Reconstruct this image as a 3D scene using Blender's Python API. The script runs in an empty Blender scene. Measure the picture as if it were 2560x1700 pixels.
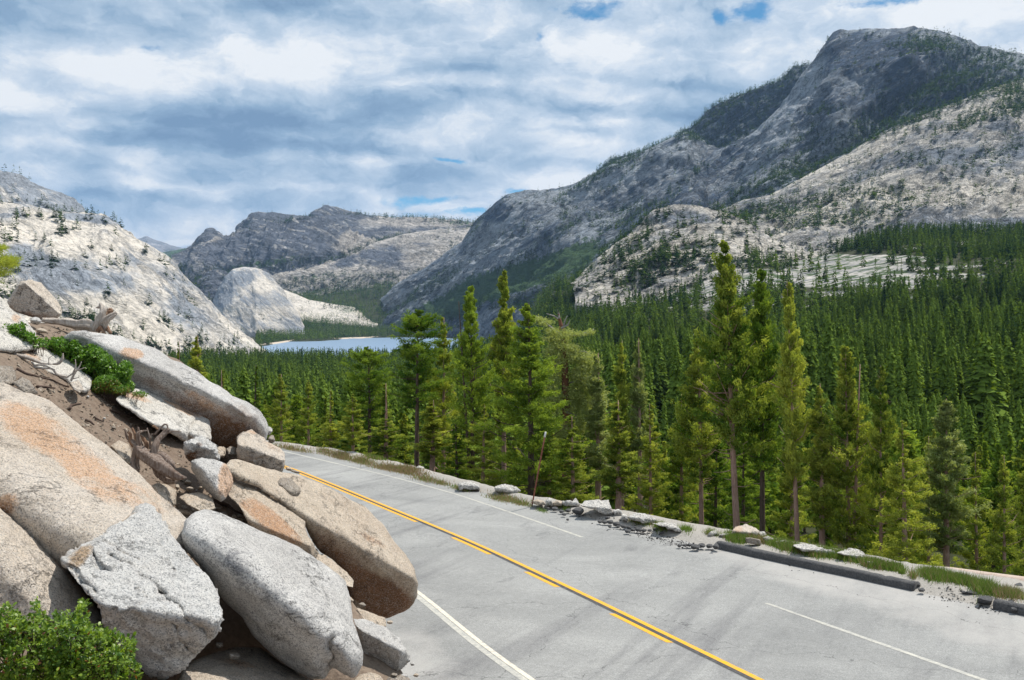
import bpy, math, random
import numpy as np
from mathutils import Vector
from mathutils.geometry import delaunay_2d_cdt
R = math.radians
F = 2488.9; CX = 1280.0; HY = 800.0            # focal length, centre column and horizon row of the 2560 x 1700 photograph
scene = bpy.context.scene
COL = scene.collection
rng = np.random.default_rng(7)

def W(px, py, d):
    """a point d metres in front of the viewpoint seen in direction (px, py)"""
    return np.stack(np.broadcast_arrays((np.asarray(px, float)-CX)/F*d, np.asarray(d, float), -(np.asarray(py, float)-HY)/F*d), -1)

# ---------------------------------------------------------------- noise
def _hash(ix, iy, iz, seed):
    h = (ix.astype(np.uint32)*np.uint32(374761393) + iy.astype(np.uint32)*np.uint32(668265263)
         + iz.astype(np.uint32)*np.uint32(2147483647) + np.uint32((seed*144665+1013) & 0xffffffff))
    h = (h ^ (h >> np.uint32(13)))*np.uint32(1274126177)
    h = (h ^ (h >> np.uint32(16)))*np.uint32(2246822519)
    return ((h ^ (h >> np.uint32(15))) & np.uint32(0xffffff)).astype(np.float64)/16777215.0
def vnoise(p, seed=0):
    p = np.asarray(p, float); i = np.floor(p).astype(np.int64); f = p-i; f = f*f*f*(f*(f*6-15)+10)
    i = i.astype(np.int64)
    r = 0
    for dx in (0, 1):
        wx = f[..., 0] if dx else 1-f[..., 0]
        for dy in (0, 1):
            wy = f[..., 1] if dy else 1-f[..., 1]
            for dz in (0, 1):
                wz = f[..., 2] if dz else 1-f[..., 2]
                r = r + wx*wy*wz*_hash(i[..., 0]+dx, i[..., 1]+dy, i[..., 2]+dz, seed)
    return r*2-1
def fbm(p, octv=4, seed=0, gain=.5, lac=2.03):
    p = np.asarray(p, float); a = 1.0; s = 0; n = 0
    for k in range(octv):
        s = s+a*vnoise(p, seed+k*17); n += a; a *= gain; p = p*lac+13.7
    return s/n
def ridged(p, octv=4, seed=0, gain=.5):
    p = np.asarray(p, float); a = 1.0; s = 0; n = 0
    for k in range(octv):
        s = s+a*(1-2*np.abs(vnoise(p, seed+k*17))); n += a; a *= gain; p = p*2.03+13.7
    return s/n
def sstep(a, b, x):
    t = np.clip((np.asarray(x, float)-a)/(b-a), 0, 1); return t*t*(3-2*t)
def smin(a, b, k):
    h = np.clip(.5+.5*(b-a)/k, 0, 1); return b*(1-h)+a*h-k*h*(1-h)
def smax(a, b, k): return -smin(-a, -b, k)

# ---------------------------------------------------------------- meshes and tags
def mesh_obj(name, V, Fc, mat=None, parent=None, smooth=True, attrs=None, origin=None, mats=None, midx=None):
    V = np.asarray(V, float); me = bpy.data.meshes.new(name)
    if origin is not None: V = V-np.asarray(origin, float)
    me.vertices.add(len(V)); me.vertices.foreach_set('co', V.astype(np.float32).ravel())
    if isinstance(Fc, np.ndarray):
        n, k = Fc.shape
        me.loops.add(n*k); me.loops.foreach_set('vertex_index', Fc.astype(np.int32).ravel())
        me.polygons.add(n); me.polygons.foreach_set('loop_start', (np.arange(n)*k).astype(np.int32))
        me.polygons.foreach_set('loop_total', np.full(n, k, np.int32))
    else:
        L = [len(f) for f in Fc]; flat = np.array([i for f in Fc for i in f], np.int32)
        me.loops.add(len(flat)); me.loops.foreach_set('vertex_index', flat)
        me.polygons.add(len(L)); me.polygons.foreach_set('loop_start', (np.cumsum([0]+L[:-1])).astype(np.int32))
        me.polygons.foreach_set('loop_total', np.array(L, np.int32))
    for m in (mats or ([mat] if mat else [])): me.materials.append(m)
    if midx is not None: me.polygons.foreach_set('material_index', np.asarray(midx, np.int32))
    me.update(calc_edges=True); me.validate()
    if smooth: me.polygons.foreach_set('use_smooth', np.ones(len(me.polygons), bool))
    for k, v in (attrs or {}).items():
        a = me.attributes.new(k, 'FLOAT', 'POINT'); a.data.foreach_set('value', np.asarray(v, np.float32))
    o = bpy.data.objects.new(name, me); COL.objects.link(o)
    if origin is not None: o.location = origin
    if parent is not None: o.parent = parent
    return o
def empty(name, loc, label=None, cat=None, group=None, rz=0):
    o = bpy.data.objects.new(name, None); COL.objects.link(o); o.location = loc; o.rotation_euler.z = rz
    o.empty_display_size = .2
    return tag(o, label, cat, group)
def tag(o, label=None, cat=None, group=None, kind=None):
    if label: o['label'] = label
    if cat: o['category'] = cat
    if group: o['group'] = group
    if kind: o['kind'] = kind
    return o
def grid_faces(nu, nv):
    i = np.arange(nu-1)[:, None]*nv+np.arange(nv-1)[None, :]
    return np.stack([i, i+nv, i+nv+1, i+1], -1).reshape(-1, 4)
def normals(V, Q):
    n = np.zeros_like(V); a = V[Q[:, 0]]; b = V[Q[:, 1]]; c = V[Q[:, 2]]; d = V[Q[:, -1]]
    fn = np.cross(c-a, d-b) if Q.shape[1] == 4 else np.cross(b-a, c-a)
    for k in range(Q.shape[1]): np.add.at(n, Q[:, k], fn)
    return n/(np.linalg.norm(n, axis=1, keepdims=True)+1e-12)

# ---------------------------------------------------------------- shader helpers
class NT:
    def __init__(s, nt): s.nt = nt; nt.nodes.clear()
    def n(s, t, **k):
        o = s.nt.nodes.new(t)
        for a, v in k.items():
            if a[0] == '_': continue
            setattr(o, a, v)
        return o
    def put(s, sock, v):
        if v is None: return
        if isinstance(v, bpy.types.NodeSocket): s.nt.links.new(v, sock)
        elif isinstance(v, bpy.types.Node): s.nt.links.new(v.outputs[0], sock)
        else:
            if sock.type == 'RGBA' and len(v) == 3: v = (*v, 1)
            sock.default_value = v
    def math(s, op, a, b=None, c=None, clamp=False):
        o = s.n('ShaderNodeMath', operation=op, use_clamp=clamp); s.put(o.inputs[0], a); s.put(o.inputs[1], b)
        if c is not None: s.put(o.inputs[2], c)
        return o.outputs[0]
    def vm(s, op, a, b=None, scale=None):
        o = s.n('ShaderNodeVectorMath', operation=op); s.put(o.inputs[0], a)
        if b is not None: s.put(o.inputs[1], b)
        if scale is not None: s.put(o.inputs['Scale'], scale)
        return o.outputs['Value'] if op in ('LENGTH', 'DOT_PRODUCT') else o.outputs[0]
    def mapr(s, v, a, b, c=0., d=1., interp='LINEAR'):
        o = s.n('ShaderNodeMapRange', interpolation_type=interp, clamp=True)
        for i, x in enumerate((v, a, b, c, d)): s.put(o.inputs[i], x)
        return o.outputs[0]
    def mix(s, f, a, b, blend='MIX'):
        o = s.n('ShaderNodeMix', data_type='RGBA', blend_type=blend)
        s.put(o.inputs[0], f); s.put(o.inputs[6], a); s.put(o.inputs[7], b); return o.outputs[2]
    def noise(s, vec, scale, detail=4., rough=.55, dist=0., out=0):
        o = s.n('ShaderNodeTexNoise'); s.put(o.inputs['Vector'], vec); s.put(o.inputs['Scale'], scale)
        s.put(o.inputs['Detail'], detail); s.put(o.inputs['Roughness'], rough); s.put(o.inputs['Distortion'], dist)
        return o.outputs[out]
    def voro(s, vec, scale, feature='F1', out='Distance', rnd=1.):
        o = s.n('ShaderNodeTexVoronoi', feature=feature); s.put(o.inputs['Vector'], vec); s.put(o.inputs['Scale'], scale)
        s.put(o.inputs['Randomness'], rnd); return o.outputs[out]
    def attr(s, name): return s.n('ShaderNodeAttribute', attribute_name=name).outputs['Fac']
    def mapping(s, vec, loc=(0, 0, 0), rot=(0, 0, 0), sc=(1, 1, 1)):
        o = s.n('ShaderNodeMapping'); s.put(o.inputs[0], vec); s.put(o.inputs[1], loc); s.put(o.inputs[2], rot); s.put(o.inputs[3], sc)
        return o.outputs[0]
    def bump(s, h, strength=.5, dist=.1, normal=None):
        o = s.n('ShaderNodeBump'); s.put(o.inputs['Strength'], strength); s.put(o.inputs['Distance'], dist)
        s.put(o.inputs['Height'], h); s.put(o.inputs['Normal'], normal); return o.outputs[0]
def new_mat(name):
    m = bpy.data.materials.new(name); m.use_nodes = True; return m, NT(m.node_tree)
def finish(m, t, color, rough=.9, normal=None, spec=.3, **kw):
    b = t.n('ShaderNodeBsdfPrincipled'); t.put(b.inputs['Base Color'], color); t.put(b.inputs['Roughness'], rough)
    t.put(b.inputs['Specular IOR Level'], spec); t.put(b.inputs['Normal'], normal)
    for k, v in kw.items(): t.put(b.inputs[k], v)
    o = t.n('ShaderNodeOutputMaterial'); t.nt.links.new(b.outputs[0], o.inputs[0]); return m

# ---------------------------------------------------------------- camera, sun, sky
cam = bpy.data.cameras.new('camera'); cam.lens = 35.0; cam.sensor_width = 36.0; cam.shift_y = -50/2560
cam.clip_end = 60000; cam.clip_start = .1
co = bpy.data.objects.new('camera', cam); COL.objects.link(co); co.rotation_euler = (R(90), 0, 0); scene.camera = co
SUN = np.array((.40, .20, .895)); SUN /= np.linalg.norm(SUN)
sl = bpy.data.lights.new('sun', 'SUN'); sl.energy = 4.8; sl.angle = R(.6); sl.color = (1, .95, .87)
so = bpy.data.objects.new('sun', sl); COL.objects.link(so)
so.rotation_euler = Vector(SUN).to_track_quat('Z', 'Y').to_euler(); so.location = (20, 0, 60)
scene.view_settings.view_transform = 'Standard'; scene.view_settings.look = 'None'
scene.view_settings.exposure = 0; scene.view_settings.gamma = 1

def build_sky():
    w = bpy.data.worlds.new('World'); scene.world = w; w.use_nodes = True
    t = NT(w.node_tree)
    sky = t.n('ShaderNodeTexSky', sky_type='NISHITA'); sky.sun_disc = False
    sky.sun_elevation = math.asin(SUN[2]); sky.sun_rotation = math.atan2(SUN[0], SUN[1]); sky.altitude = 2500
    g = t.n('ShaderNodeTexCoord').outputs['Generated']
    sep = t.n('ShaderNodeSeparateXYZ'); t.put(sep.inputs[0], g)
    az = t.math('ARCTAN2', sep.outputs[0], sep.outputs[1]); el = t.math('ARCSINE', sep.outputs[2])
    cb = t.n('ShaderNodeCombineXYZ'); t.put(cb.inputs[0], az); t.put(cb.inputs[1], el)
    uv = cb.outputs[0]
    # slow warp of the sky directions, so that no cloud edge is an ellipse
    wn = t.noise(t.mapping(uv, sc=(3.2, 5.5, 1)), 1.9, 7, .62, out=1)
    wv = t.vm('MULTIPLY', t.vm('SUBTRACT', wn, (.5, .5, .5)), (.17, .062, 0))
    p = t.vm('ADD', uv, wv)
    def ang(px, py):
        a = math.atan((px-CX)/F); return a, math.atan(-(py-HY)/F*math.cos(a))
    def blob(px, py, rx, ry, amt, rot=0):
        a, e = ang(px, py)
        q = t.vm('MULTIPLY', t.vm('SUBTRACT', p, (a, e, 0)), (F/rx, F/ry, 0))
        l = t.vm('DOT_PRODUCT', q, q)
        return t.math('MULTIPLY', t.math('EXPONENT', t.math('MULTIPLY', l, -1.0)), amt)
    # clouds elsewhere: layered noise stretched along the horizon
    n1 = t.noise(t.mapping(p, sc=(1, 3.4, 1)), 3.1, 7, .55)
    n2 = t.noise(t.mapping(p, loc=(3, 1, 0), sc=(1, 2.6, 1)), 9.0, 7, .6)
    base = t.math('ADD', t.math('MULTIPLY', t.math('SUBTRACT', n1, .5), .95), t.math('MULTIPLY', t.math('SUBTRACT', n2, .5), .75))
    n3 = t.noise(t.mapping(p, loc=(1, 5, 0), sc=(1, 1.7, 1)), 24.0, 8, .62, .3)
    base = t.math('ADD', base, t.math('MULTIPLY', t.math('SUBTRACT', n3, .5), 1.0))
    pf = t.voro(t.vm('ADD', t.mapping(uv, sc=(1, 1.9, 1)), t.vm('SCALE', t.vm('SUBTRACT', t.noise(t.mapping(uv, sc=(1, 1.9, 1)), 16, 6, .65, out=1), (.5, .5, .5)), scale=.09)), 10, 'SMOOTH_F1')
    base = t.math('ADD', base, t.math('MULTIPLY', t.math('SUBTRACT', .42, pf), .75))
    pf2 = t.voro(t.vm('ADD', t.mapping(uv, loc=(2, 1, 0), sc=(1, 1.7, 1)), t.vm('SCALE', t.vm('SUBTRACT', t.noise(t.mapping(uv, sc=(1, 1.7, 1)), 30, 6, .65, out=1), (.5, .5, .5)), scale=.05)), 21, 'SMOOTH_F1')
    base = t.math('ADD', base, t.math('MULTIPLY', t.math('SUBTRACT', .42, pf2), .42))
    base = t.math('ADD', base, .67)
    val = base
    for b in SKY_BLOBS: val = t.math('ADD', val, blob(*b))
    gap = None
    for b in SKY_GAPS:
        x = blob(*b); gap = x if gap is None else t.math('ADD', gap, x)
    gn = t.noise(t.mapping(uv, sc=(1, 1.7, 1)), 30, 9, .72)
    gap = t.math('ADD', gap, t.math('MULTIPLY', t.math('SUBTRACT', gn, .5), 1.9))
    gap = t.mapr(gap, .30, 1.25, 0, .92, interp='SMOOTHSTEP')
    cr = t.n('ShaderNodeValToRGB'); t.put(cr.inputs[0], val)
    stops = [(0., (.19, .31, .48)), (.28, (.29, .43, .60)), (.5, (.43, .56, .71)), (.72, (.61, .71, .83)), (1., (.90, .93, .96))]
    el_ = cr.color_ramp.elements
    while len(el_) < len(stops): el_.new(.5)
    for e, (x, c) in zip(el_, stops): e.position = x; e.color = (*c, 1)
    cloud = t.vm('SCALE', cr.outputs[0], scale=1/0.1)
    skyc = t.mix(1., sky.outputs[0], (.34, 1.0, 1.2), 'MULTIPLY')
    c = t.mix(gap, cloud, skyc)
    # below the horizon: plain dim light
    bg = t.n('ShaderNodeBackground'); t.put(bg.inputs[0], c); bg.inputs[1].default_value = .1
    o = t.n('ShaderNodeOutputWorld'); t.nt.links.new(bg.outputs[0], o.inputs[0])
    w.cycles.sampling_method = 'MANUAL'; w.cycles.sample_map_resolution = 512
SKY_BLOBS = [
 (180, 25, 420, 55, -.42), (60, 95, 260, 38, -.34), (700, 5, 200, 30, -.15),
 (190, 135, 200, 42, .42), (300, 165, 110, 30, .15), (60, 240, 150, 40, .28), (280, 215, 90, 30, .2),
 (770, 160, 190, 45, .36), (500, 195, 70, 20, .18), (880, 120, 300, 60, .12),
 (470, 300, 260, 48, -.46), (640, 270, 150, 28, -.2), (330, 350, 260, 32, -.22), (820, 300, 160, 30, -.2), (720, 365, 330, 26, -.26),
 (540, 445, 120, 28, -.24), (420, 415, 80, 20, .2), (880, 400, 130, 18, .24), (650, 395, 90, 16, .2),
 (100, 440, 260, 24, .18), (380, 478, 200, 14, .22), (720, 480, 170, 15, .24), (420, 510, 260, 12, -.14), (300, 545, 200, 12, -.1),
 (1040, 430, 110, 24, -.2), (960, 470, 130, 12, -.12), (980, 500, 130, 12, .12),
 (1150, 182, 110, 17, -.3), (1090, 215, 170, 16, .25), (1410, 256, 150, 22, -.42), (1180, 250, 120, 16, -.18), (1640, 284, 200, 18, -.3),
 (1740, 205, 170, 16, -.2), (1800, 212, 130, 18, -.15), (1480, 306, 120, 13, .26), (1560, 238, 150, 13, .2), (1380, 325, 90, 10, -.2),
 (1140, 305, 60, 26, .3), (1040, 340, 90, 22, .15), (1500, 350, 110, 20, .18), (1420, 402, 160, 12, -.22), (1280, 395, 110, 12, .15),
 (1420, 95, 130, 40, .25), (1700, 130, 330, 60, .2), (2300, 50, 240, 60, .22), (1980, 110, 160, 55, .25), (2080, 20, 140, 40, .15), (1860, 300, 160, 30, .1),
 (1200, 70, 260, 50, -.06), (470, 606, 110, 9, .45), (1090, 525, 60, 18, .25), (1160, 470, 200, 14, .05), (2480, 90, 120, 20, -.1), (860, 240, 200, 20, -.05)]
SKY_GAPS = [
 (1460, 22, 75, 20, 1.1), (1375, 78, 26, 14, .75), (1835, 18, 32, 26, 1.1), (1945, 8, 60, 30, 1.3), (2150, 22, 34, 14, .85), (2235, -4, 80, 14, 1.2),
 (1102, 396, 48, 9, 1.15), (1010, 512, 90, 16, .85), (1100, 500, 75, 14, .75), (1300, 476, 50, 14, .8), (1170, 550, 60, 14, .7), (362, 100, 26, 10, .7),
 (1080, 545, 130, 10, .6), (1330, 470, 40, 10, .5)]
build_sky()
# ---------------------------------------------------------------- the lie of the land
YEL = np.array([(17.07, 4.16), (22.35, 1.73), (28.0, -.96), (31.7, -2.93), (35.7, -5.1), (39.5, -7.16), (44.6, -10.0), (50, -13.6), (60, -22), (80, -46), (120, -110), (200, -260)])
WHI = np.array([(17.15, 8.05), (22.1, 5.55), (29.9, 1.71), (37.4, -2.2), (42.3, -5.4), (50.7, -11.5), (56, -16.2), (66, -26), (84, -50), (124, -114), (200, -266)])
EDG = np.array([(17, 13.9), (20.9, 10.9), (22.9, 9.5), (23.8, 8.85), (25.9, 6.95), (27.8, 5.65), (31.5, 3.1), (36, .1), (41, -3.4), (47, -7.3), (51.5, -11.0), (55, -14.2), (66, -25), (84, -49), (124, -112), (200, -264)])
CRE = np.array([(17, 17.6), (20, 15.3), (23.9, 12.4), (25, 10.7), (28.2, 8.1), (32.6, 4.3), (35.8, .9), (40.8, -2.3), (47.4, -6.2), (51.3, -8.9), (53.2, -11.6), (55, -13.4), (66, -23.6), (84, -46), (124, -108), (200, -260)])
LFT = np.array([(17.07, .28), (18.66, -.5), (22.25, -1.93), (26, -3.6), (30, -5.6), (35, -8.3), (40, -11.2), (46, -15.2), (55, -22.5), (66, -34), (84, -60), (124, -120), (200, -276)])
def xat(tab, y):
    y = np.asarray(y, float); x = np.interp(y, tab[:, 0], tab[:, 1])
    s0 = (tab[1, 1]-tab[0, 1])/(tab[1, 0]-tab[0, 0]); s0 = min(s0, -.42)
    x = x-2.*np.maximum(y-tab[-1, 0], 0)
    return np.where(y < tab[0, 0], tab[0, 1]+(y-tab[0, 0])*s0, x)
def sm(tab, step=.4):
    y = np.arange(2, 200, step); x = xat(tab, y)
    for _ in range(14):
        x[1:-1] = (x[:-2]+x[1:-1]*2+x[2:])/4
    return np.stack([y, x], 1)
YEL, WHI, EDG, CRE, LFT = [sm(t) for t in (YEL, WHI, EDG, CRE, LFT)]
def zroad(y): return -5.9-.01607*np.asarray(y, float)

TD = np.log(np.array([60, 100, 200, 400, 600, 800, 1000, 1250, 1600, 2000, 2700, 3200, 3800, 5000.]))
TP = np.array([-3000, -500, 400, 640, 740, 1000, 1250, 1400, 1600, 1900, 2400, 3000, 6000.])
TZ = np.array([
 [-40, -40, -40, -42, -45, -48, -50, -52, -54, -54, -54, -50, -40, -30],
 [-30, -34, -38, -40, -42, -44, -46, -48, -54, -54, -54, -50, -40, -30],
 [-17, -25, -33, -39, -41, -43, -46, -49, -55, -58, -54, -50, -40, -30],
 [-17, -25, -33, -38, -41, -43, -46, -50.5, -55, -47, -42, -20, 70, 150],
 [-17, -24, -32, -38, -41, -43, -46, -50.5, -57, -58, -41, -2, 90, 200],
 [-16, -23, -31, -37, -41, -43, -46, -50.5, -58, -62, -59, -30, 125, 260],
 [-14, -20, -27, -31, -32, -32, -33, -42, -54, -56, -48, 0, 120, 260],
 [-12.5, -19, -24, -26, -20, -8, 12, 35, 60, 80, 100, 120, 150, 200],
 [-12, -18, -21, -21, -10, 8, 34, 50, 70, 90, 110, 130, 160, 200],
 [-12, -18, -20, -15, 2, 31, 58, 70, 90, 100, 120, 140, 160, 200],
 [-13, -18, -20, -10, 18, 55, 85, 100, 110, 120, 140, 160, 180, 220],
 [-13, -16, -16, 0, 32, 75, 110, 120, 130, 140, 150, 160, 180, 220],
 [-13, -16, -16, 0, 32, 75, 110, 120, 130, 140, 150, 160, 180, 220.]])
def ztable(px, d):
    ld = np.clip(np.log(np.maximum(d, 1)), TD[0], TD[-1]-1e-6); p = np.clip(px, TP[0], TP[-1]-1e-3)
    j = np.clip(np.searchsorted(TD, ld, 'right')-1, 0, len(TD)-2); i = np.clip(np.searchsorted(TP, p, 'right')-1, 0, len(TP)-2)
    fj = (ld-TD[j])/(TD[j+1]-TD[j]); fi = (p-TP[i])/(TP[i+1]-TP[i]); fi = fi*fi*(3-2*fi)
    return (TZ[i, j]*(1-fi)+TZ[i+1, j]*fi)*(1-fj)+(TZ[i, j+1]*(1-fi)+TZ[i+1, j+1]*fi)*fj
def zg(x, y, detail=True):
    x = np.asarray(x, float); y = np.asarray(y, float); x, y = np.broadcast_arrays(x, y)
    zr = zroad(np.minimum(y, 80))-.05
    sR = x-xat(CRE, y); xl = xat(LFT, y)-3.4; sL = xl-x
    near = zr+.12*sstep(-1.5, 0, sR)-9*(1-np.exp(-np.maximum(sR, 0)*.42/9))
    far = ztable(CX+F*x/np.maximum(y, 1), y)
    w = sstep(38, 110, np.hypot(np.maximum(sR, 0)*.6, np.maximum(y-25, 0)))*sstep(3, 22, sR)
    zR = near*(1-w)+far*w
    P = -4.8-.75*x-.03*(y-10)
    cap = -.05-.035*np.abs(x+6)*(x > -6)-.28*np.maximum(y-15.5, 0)
    P = P-2.6*np.exp(-((x+2.35)/.75)**2-((y-9.0)/1.1)**2)
    hill = smin(smin(P, zr+.05+2.3*sL, .5), cap, .35)
    far2 = ztable(CX+F*x/np.maximum(y, 1), np.maximum(y, 60))
    w2 = sstep(20, 70, y)*sstep(5, 40, sL)
    hill = np.maximum(hill, zr-6)*(1-w2)+np.minimum(far2, hill)*w2
    z = np.where(sL > 0, np.where(hill > zr, hill, np.where(y > 24, np.minimum(zr, hill), hill)), zR)
    if detail:
        P3 = np.stack([x, y, z*0], -1)
        off = np.maximum(sstep(0, .6, sL)*.7, sstep(0, 3, sR))
        z = z+off*(.10*fbm(P3*.9, 4, 3)+ .02*fbm(P3*7, 3, 5)) + off*sstep(40, 200, y)*1.6*fbm(P3*.03, 3, 9)+sstep(300, 900, y)*(2+7*sstep(-30, 20, z))*fbm(P3*.006, 4, 11)*sstep(-51, -44, z)
    return z

# ---------------------------------------------------------------- materials of the land
def granite_land(name, beige, grey, streak, veg=(.045, .085, .03), sc=1.0, dark=.5, bumpd=3.0, crack=.6, patch=1.):
    """bare granite seen from far off; streak = (scale along, scale across, angle in the xz plane)"""
    m, t = new_mat(name); pos = t.n('ShaderNodeNewGeometry').outputs['Position']
    r = t.mapping(pos, rot=(0, streak[2], 0)); r = t.mapping(r, sc=(streak[0], streak[0], streak[1]))
    wob = t.noise(pos, .012*sc, 3, out=1); r = t.vm('ADD', r, t.vm('SCALE', t.vm('SUBTRACT', wob, (.5, .5, .5)), scale=2.2))
    s1 = t.noise(r, 1.0, 8, .62); s2 = t.noise(r, 3.7, 6, .65); pl = t.noise(r, 1.9, 7, .6)
    big = t.noise(pos, .006*sc, 5, .6); fine = t.noise(pos, .22*sc, 8, .7); med = t.noise(pos, .04*sc, 6, .6)
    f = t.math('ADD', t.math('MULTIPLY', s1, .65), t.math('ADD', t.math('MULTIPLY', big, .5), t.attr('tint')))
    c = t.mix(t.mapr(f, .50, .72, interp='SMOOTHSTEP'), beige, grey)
    c = t.mix(t.mapr(s2, .5, .72, 0, dark), c, (.13, .135, .15))
    c = t.mix(t.mapr(fine, .3, .7), c, t.mix(1., c, (1.28, 1.26, 1.22), 'MULTIPLY'))
    c = t.mix(t.mapr(pl, .56, .66, 0, .8), c, t.mix(.5, beige, (.62, .61, .60)))
    # ledges and joints, darker where lichen and soil sit in them
    led = t.noise(t.mapping(pos, sc=(.35, .35, 1.6)), .055*sc, 7, .7, .6)
    ledm = t.mapr(t.math('ABSOLUTE', t.math('SUBTRACT', led, .5)), 0, .02, 1, 0)
    vo = t.voro(t.vm('ADD', r, t.vm('SCALE', wob, scale=1.)), 1.4, 'DISTANCE_TO_EDGE'); vom = t.mapr(vo, .0, .05, 1, 0)
    jm = t.math('MULTIPLY', t.math('MAXIMUM', ledm, vom), t.mapr(med, .4, .62)); jm = t.math('MULTIPLY', jm, crack)
    led2 = t.noise(r, 2.3, 8, .75, .8); jm2 = t.math('MULTIPLY', t.mapr(t.math('ABSOLUTE', t.math('SUBTRACT', led2, .5)), 0, .028, 1, 0), t.mapr(big, .42, .55)); jm = t.math('MAXIMUM', jm, t.math('MULTIPLY', jm2, crack*.85))
    pt = t.math('MULTIPLY', t.mapr(t.noise(pos, .028*sc, 9, .78), .55, .63), .7*crack*patch); c = t.mix(pt, c, (.085, .095, .10))
    c = t.mix(jm, c, (.045, .052, .05))
    scr = t.noise(pos, .09*sc, 8, .75)
    vm_ = t.math('ADD', t.attr('veg'), t.math('MULTIPLY', t.math('SUBTRACT', scr, .5), 1.5))
    vmask = t.mapr(vm_, .42, .55); vm2 = t.mix(t.noise(pos, .3*sc, 4), veg, tuple(v*1.9 for v in veg))
    c = t.mix(vmask, c, vm2)
    h = t.math('ADD', t.math('MULTIPLY', s1, 1.2), t.math('ADD', t.math('MULTIPLY', s2, .5), t.math('MULTIPLY', fine, .3)))
    h = t.math('SUBTRACT', t.math('ADD', h, t.math('MULTIPLY', led, .8)), t.math('MULTIPLY', jm, .25))
    h = t.math('ADD', h, t.math('MULTIPLY', vmask, .1))
    return finish(m, t, c, .92, t.bump(h, .9, bumpd*2.2), .2)
M_DOME = granite_land('dome_granite', (.61, .56, .495), (.26, .285, .325), (.0065, .12, R(-38)), sc=1.4, dark=.75, bumpd=2.2, crack=.65, patch=.3)
M_FAR = granite_land('far_granite', (.50, .46, .42), (.13, .145, .18), (.004, .03, R(-20)), sc=.55, dark=.7, bumpd=12, crack=.8)
M_PEAK = granite_land('peak_granite', (.38, .42, .465), (.07, .105, .165), (.0028, .05, R(33)), sc=.8, dark=.9, bumpd=16, crack=1.)
M_SLAB = granite_land('slab_granite', (.62, .575, .51), (.215, .24, .28), (.008, .05, R(24)), sc=1.3, dark=.7, bumpd=6, crack=.9)
M_BLUE = granite_land('distant_rock', (.22, .22, .24), (.10, .12, .13), (.004, .02, 0), sc=.4, dark=.5, bumpd=10)

# ---------------------------------------------------------------- mountains
LAYERS = {}
def ipo(pts, x):
    a = np.array(sorted(pts), float); return np.interp(x, a[:, 0], a[:, 1])
def layer(name, ridge, base, dr, db, mat, prof=1.3, amp=6, famp=14, fs=(300, 90), ang=0, nu=420, nv=200, bulges=(), tint=None, veg=None, back=.35, seed=0, rr=.8, jag=1.0):
    xs = [p[0] for p in ridge]; x0, x1 = min(xs), max(xs)
    u = np.linspace(x0, x1, nu); yr = ipo(ridge, u); yb = ipo(base, u); Dr = ipo(dr, u); Db = ipo(db, u)
    jn = fbm(np.stack([u*.02, u*0, u*0+seed], -1), 5, seed)*3.0*jag + fbm(np.stack([u*.11, u*0, u*0+seed], -1), 3, seed+3)*1.2*jag
    yr = yr-jn*rr
    nb = int(nv*.3); v = np.concatenate([np.linspace(0, 1, nv), 1+np.linspace(0, 1, nb+1)[1:]])
    vv = np.minimum(v, 1)[None, :]; over = np.maximum(v-1, 0)[None, :]
    D = Db[:, None]+(Dr-Db)[:, None]*vv
    zb = -(yb-HY)/F*Db; zr_ = -(yr-HY)/F*Dr
    g = vv**prof if prof > 0 else 1-(1-vv)**(-prof)
    Z = zb[:, None]+(zr_-zb)[:, None]*g
    hh = np.maximum(zr_-zb, 5)
    PX = np.broadcast_to(u[:, None], Z.shape)
    for (bx, bv, sx, sv, a) in bulges:
        Z = Z+a*np.exp(-((PX-bx)/sx)**2-((v[None, :]-bv)/sv)**2)
    dist = (Dr*back)[:, None]*over
    D2 = D+dist; Z = Z-(over**1.6)*(hh*.9)[:, None]
    X = (PX-CX)/F*D*1.0+(PX-CX)/F*dist
    Z[:, 0] -= 160; Z[:, 1] -= 8
    V = np.stack([X, D2, Z], -1)
    Q = grid_faces(nu, len(v)); P = V.reshape(-1, 3).copy()
    N = normals(P, Q); N[N[:, 1] > 0] *= 1
    ca, sa = math.cos(ang), math.sin(ang)
    S = np.stack([(P[:, 0]*ca+P[:, 2]*sa)/fs[0], (-P[:, 0]*sa+P[:, 2]*ca)/fs[1], P[:, 1]/fs[0]], -1)
    edge = sstep(0, .12, 1-np.abs(1-np.minimum(v, 1)))  # kept simple
    near_r = (1-sstep(.8, 1., v))[None, :]*np.ones((nu, 1))
    k = (.25+.75*near_r).reshape(-1)
    dsp = famp*k*(ridged(S, 5, seed+1)*.6+fbm(S*2.3, 4, seed+2)*.5)+amp*k*fbm(P/ (fs[1]*.35), 5, seed+5)
    P = P+N*dsp[:, None]
    # silhouette keeps to the traced ridge: rescale each column's height so that its top line matches
    G = P.reshape(nu, len(v), 3)
    ypr = HY-F*G[:, :, 2]/G[:, :, 1]; top = ypr.min(1)
    sh = (top-yr)/F*G[:, :, 1].mean(1)
    sh = np.convolve(np.pad(sh, 6, 'edge'), np.ones(13)/13, 'valid')
    G[:, :, 2] += sh[:, None]*(np.minimum(v, 1)**1.2)[None, :]
    P = G.reshape(-1, 3)
    pxs = PX.reshape(-1); pys = (HY-F*G[:, :, 2]/G[:, :, 1]).reshape(-1)
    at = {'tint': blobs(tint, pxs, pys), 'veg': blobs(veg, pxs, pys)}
    o = mesh_obj(name, P, Q, mat, attrs=at); tag(o, kind='structure')
    LAYERS[name+str(len(LAYERS))] = dict(G=G, nv=nv, px=PX, py=pys.reshape(nu, len(v)), veg=at['veg'].reshape(nu, -1))
    return o
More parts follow.
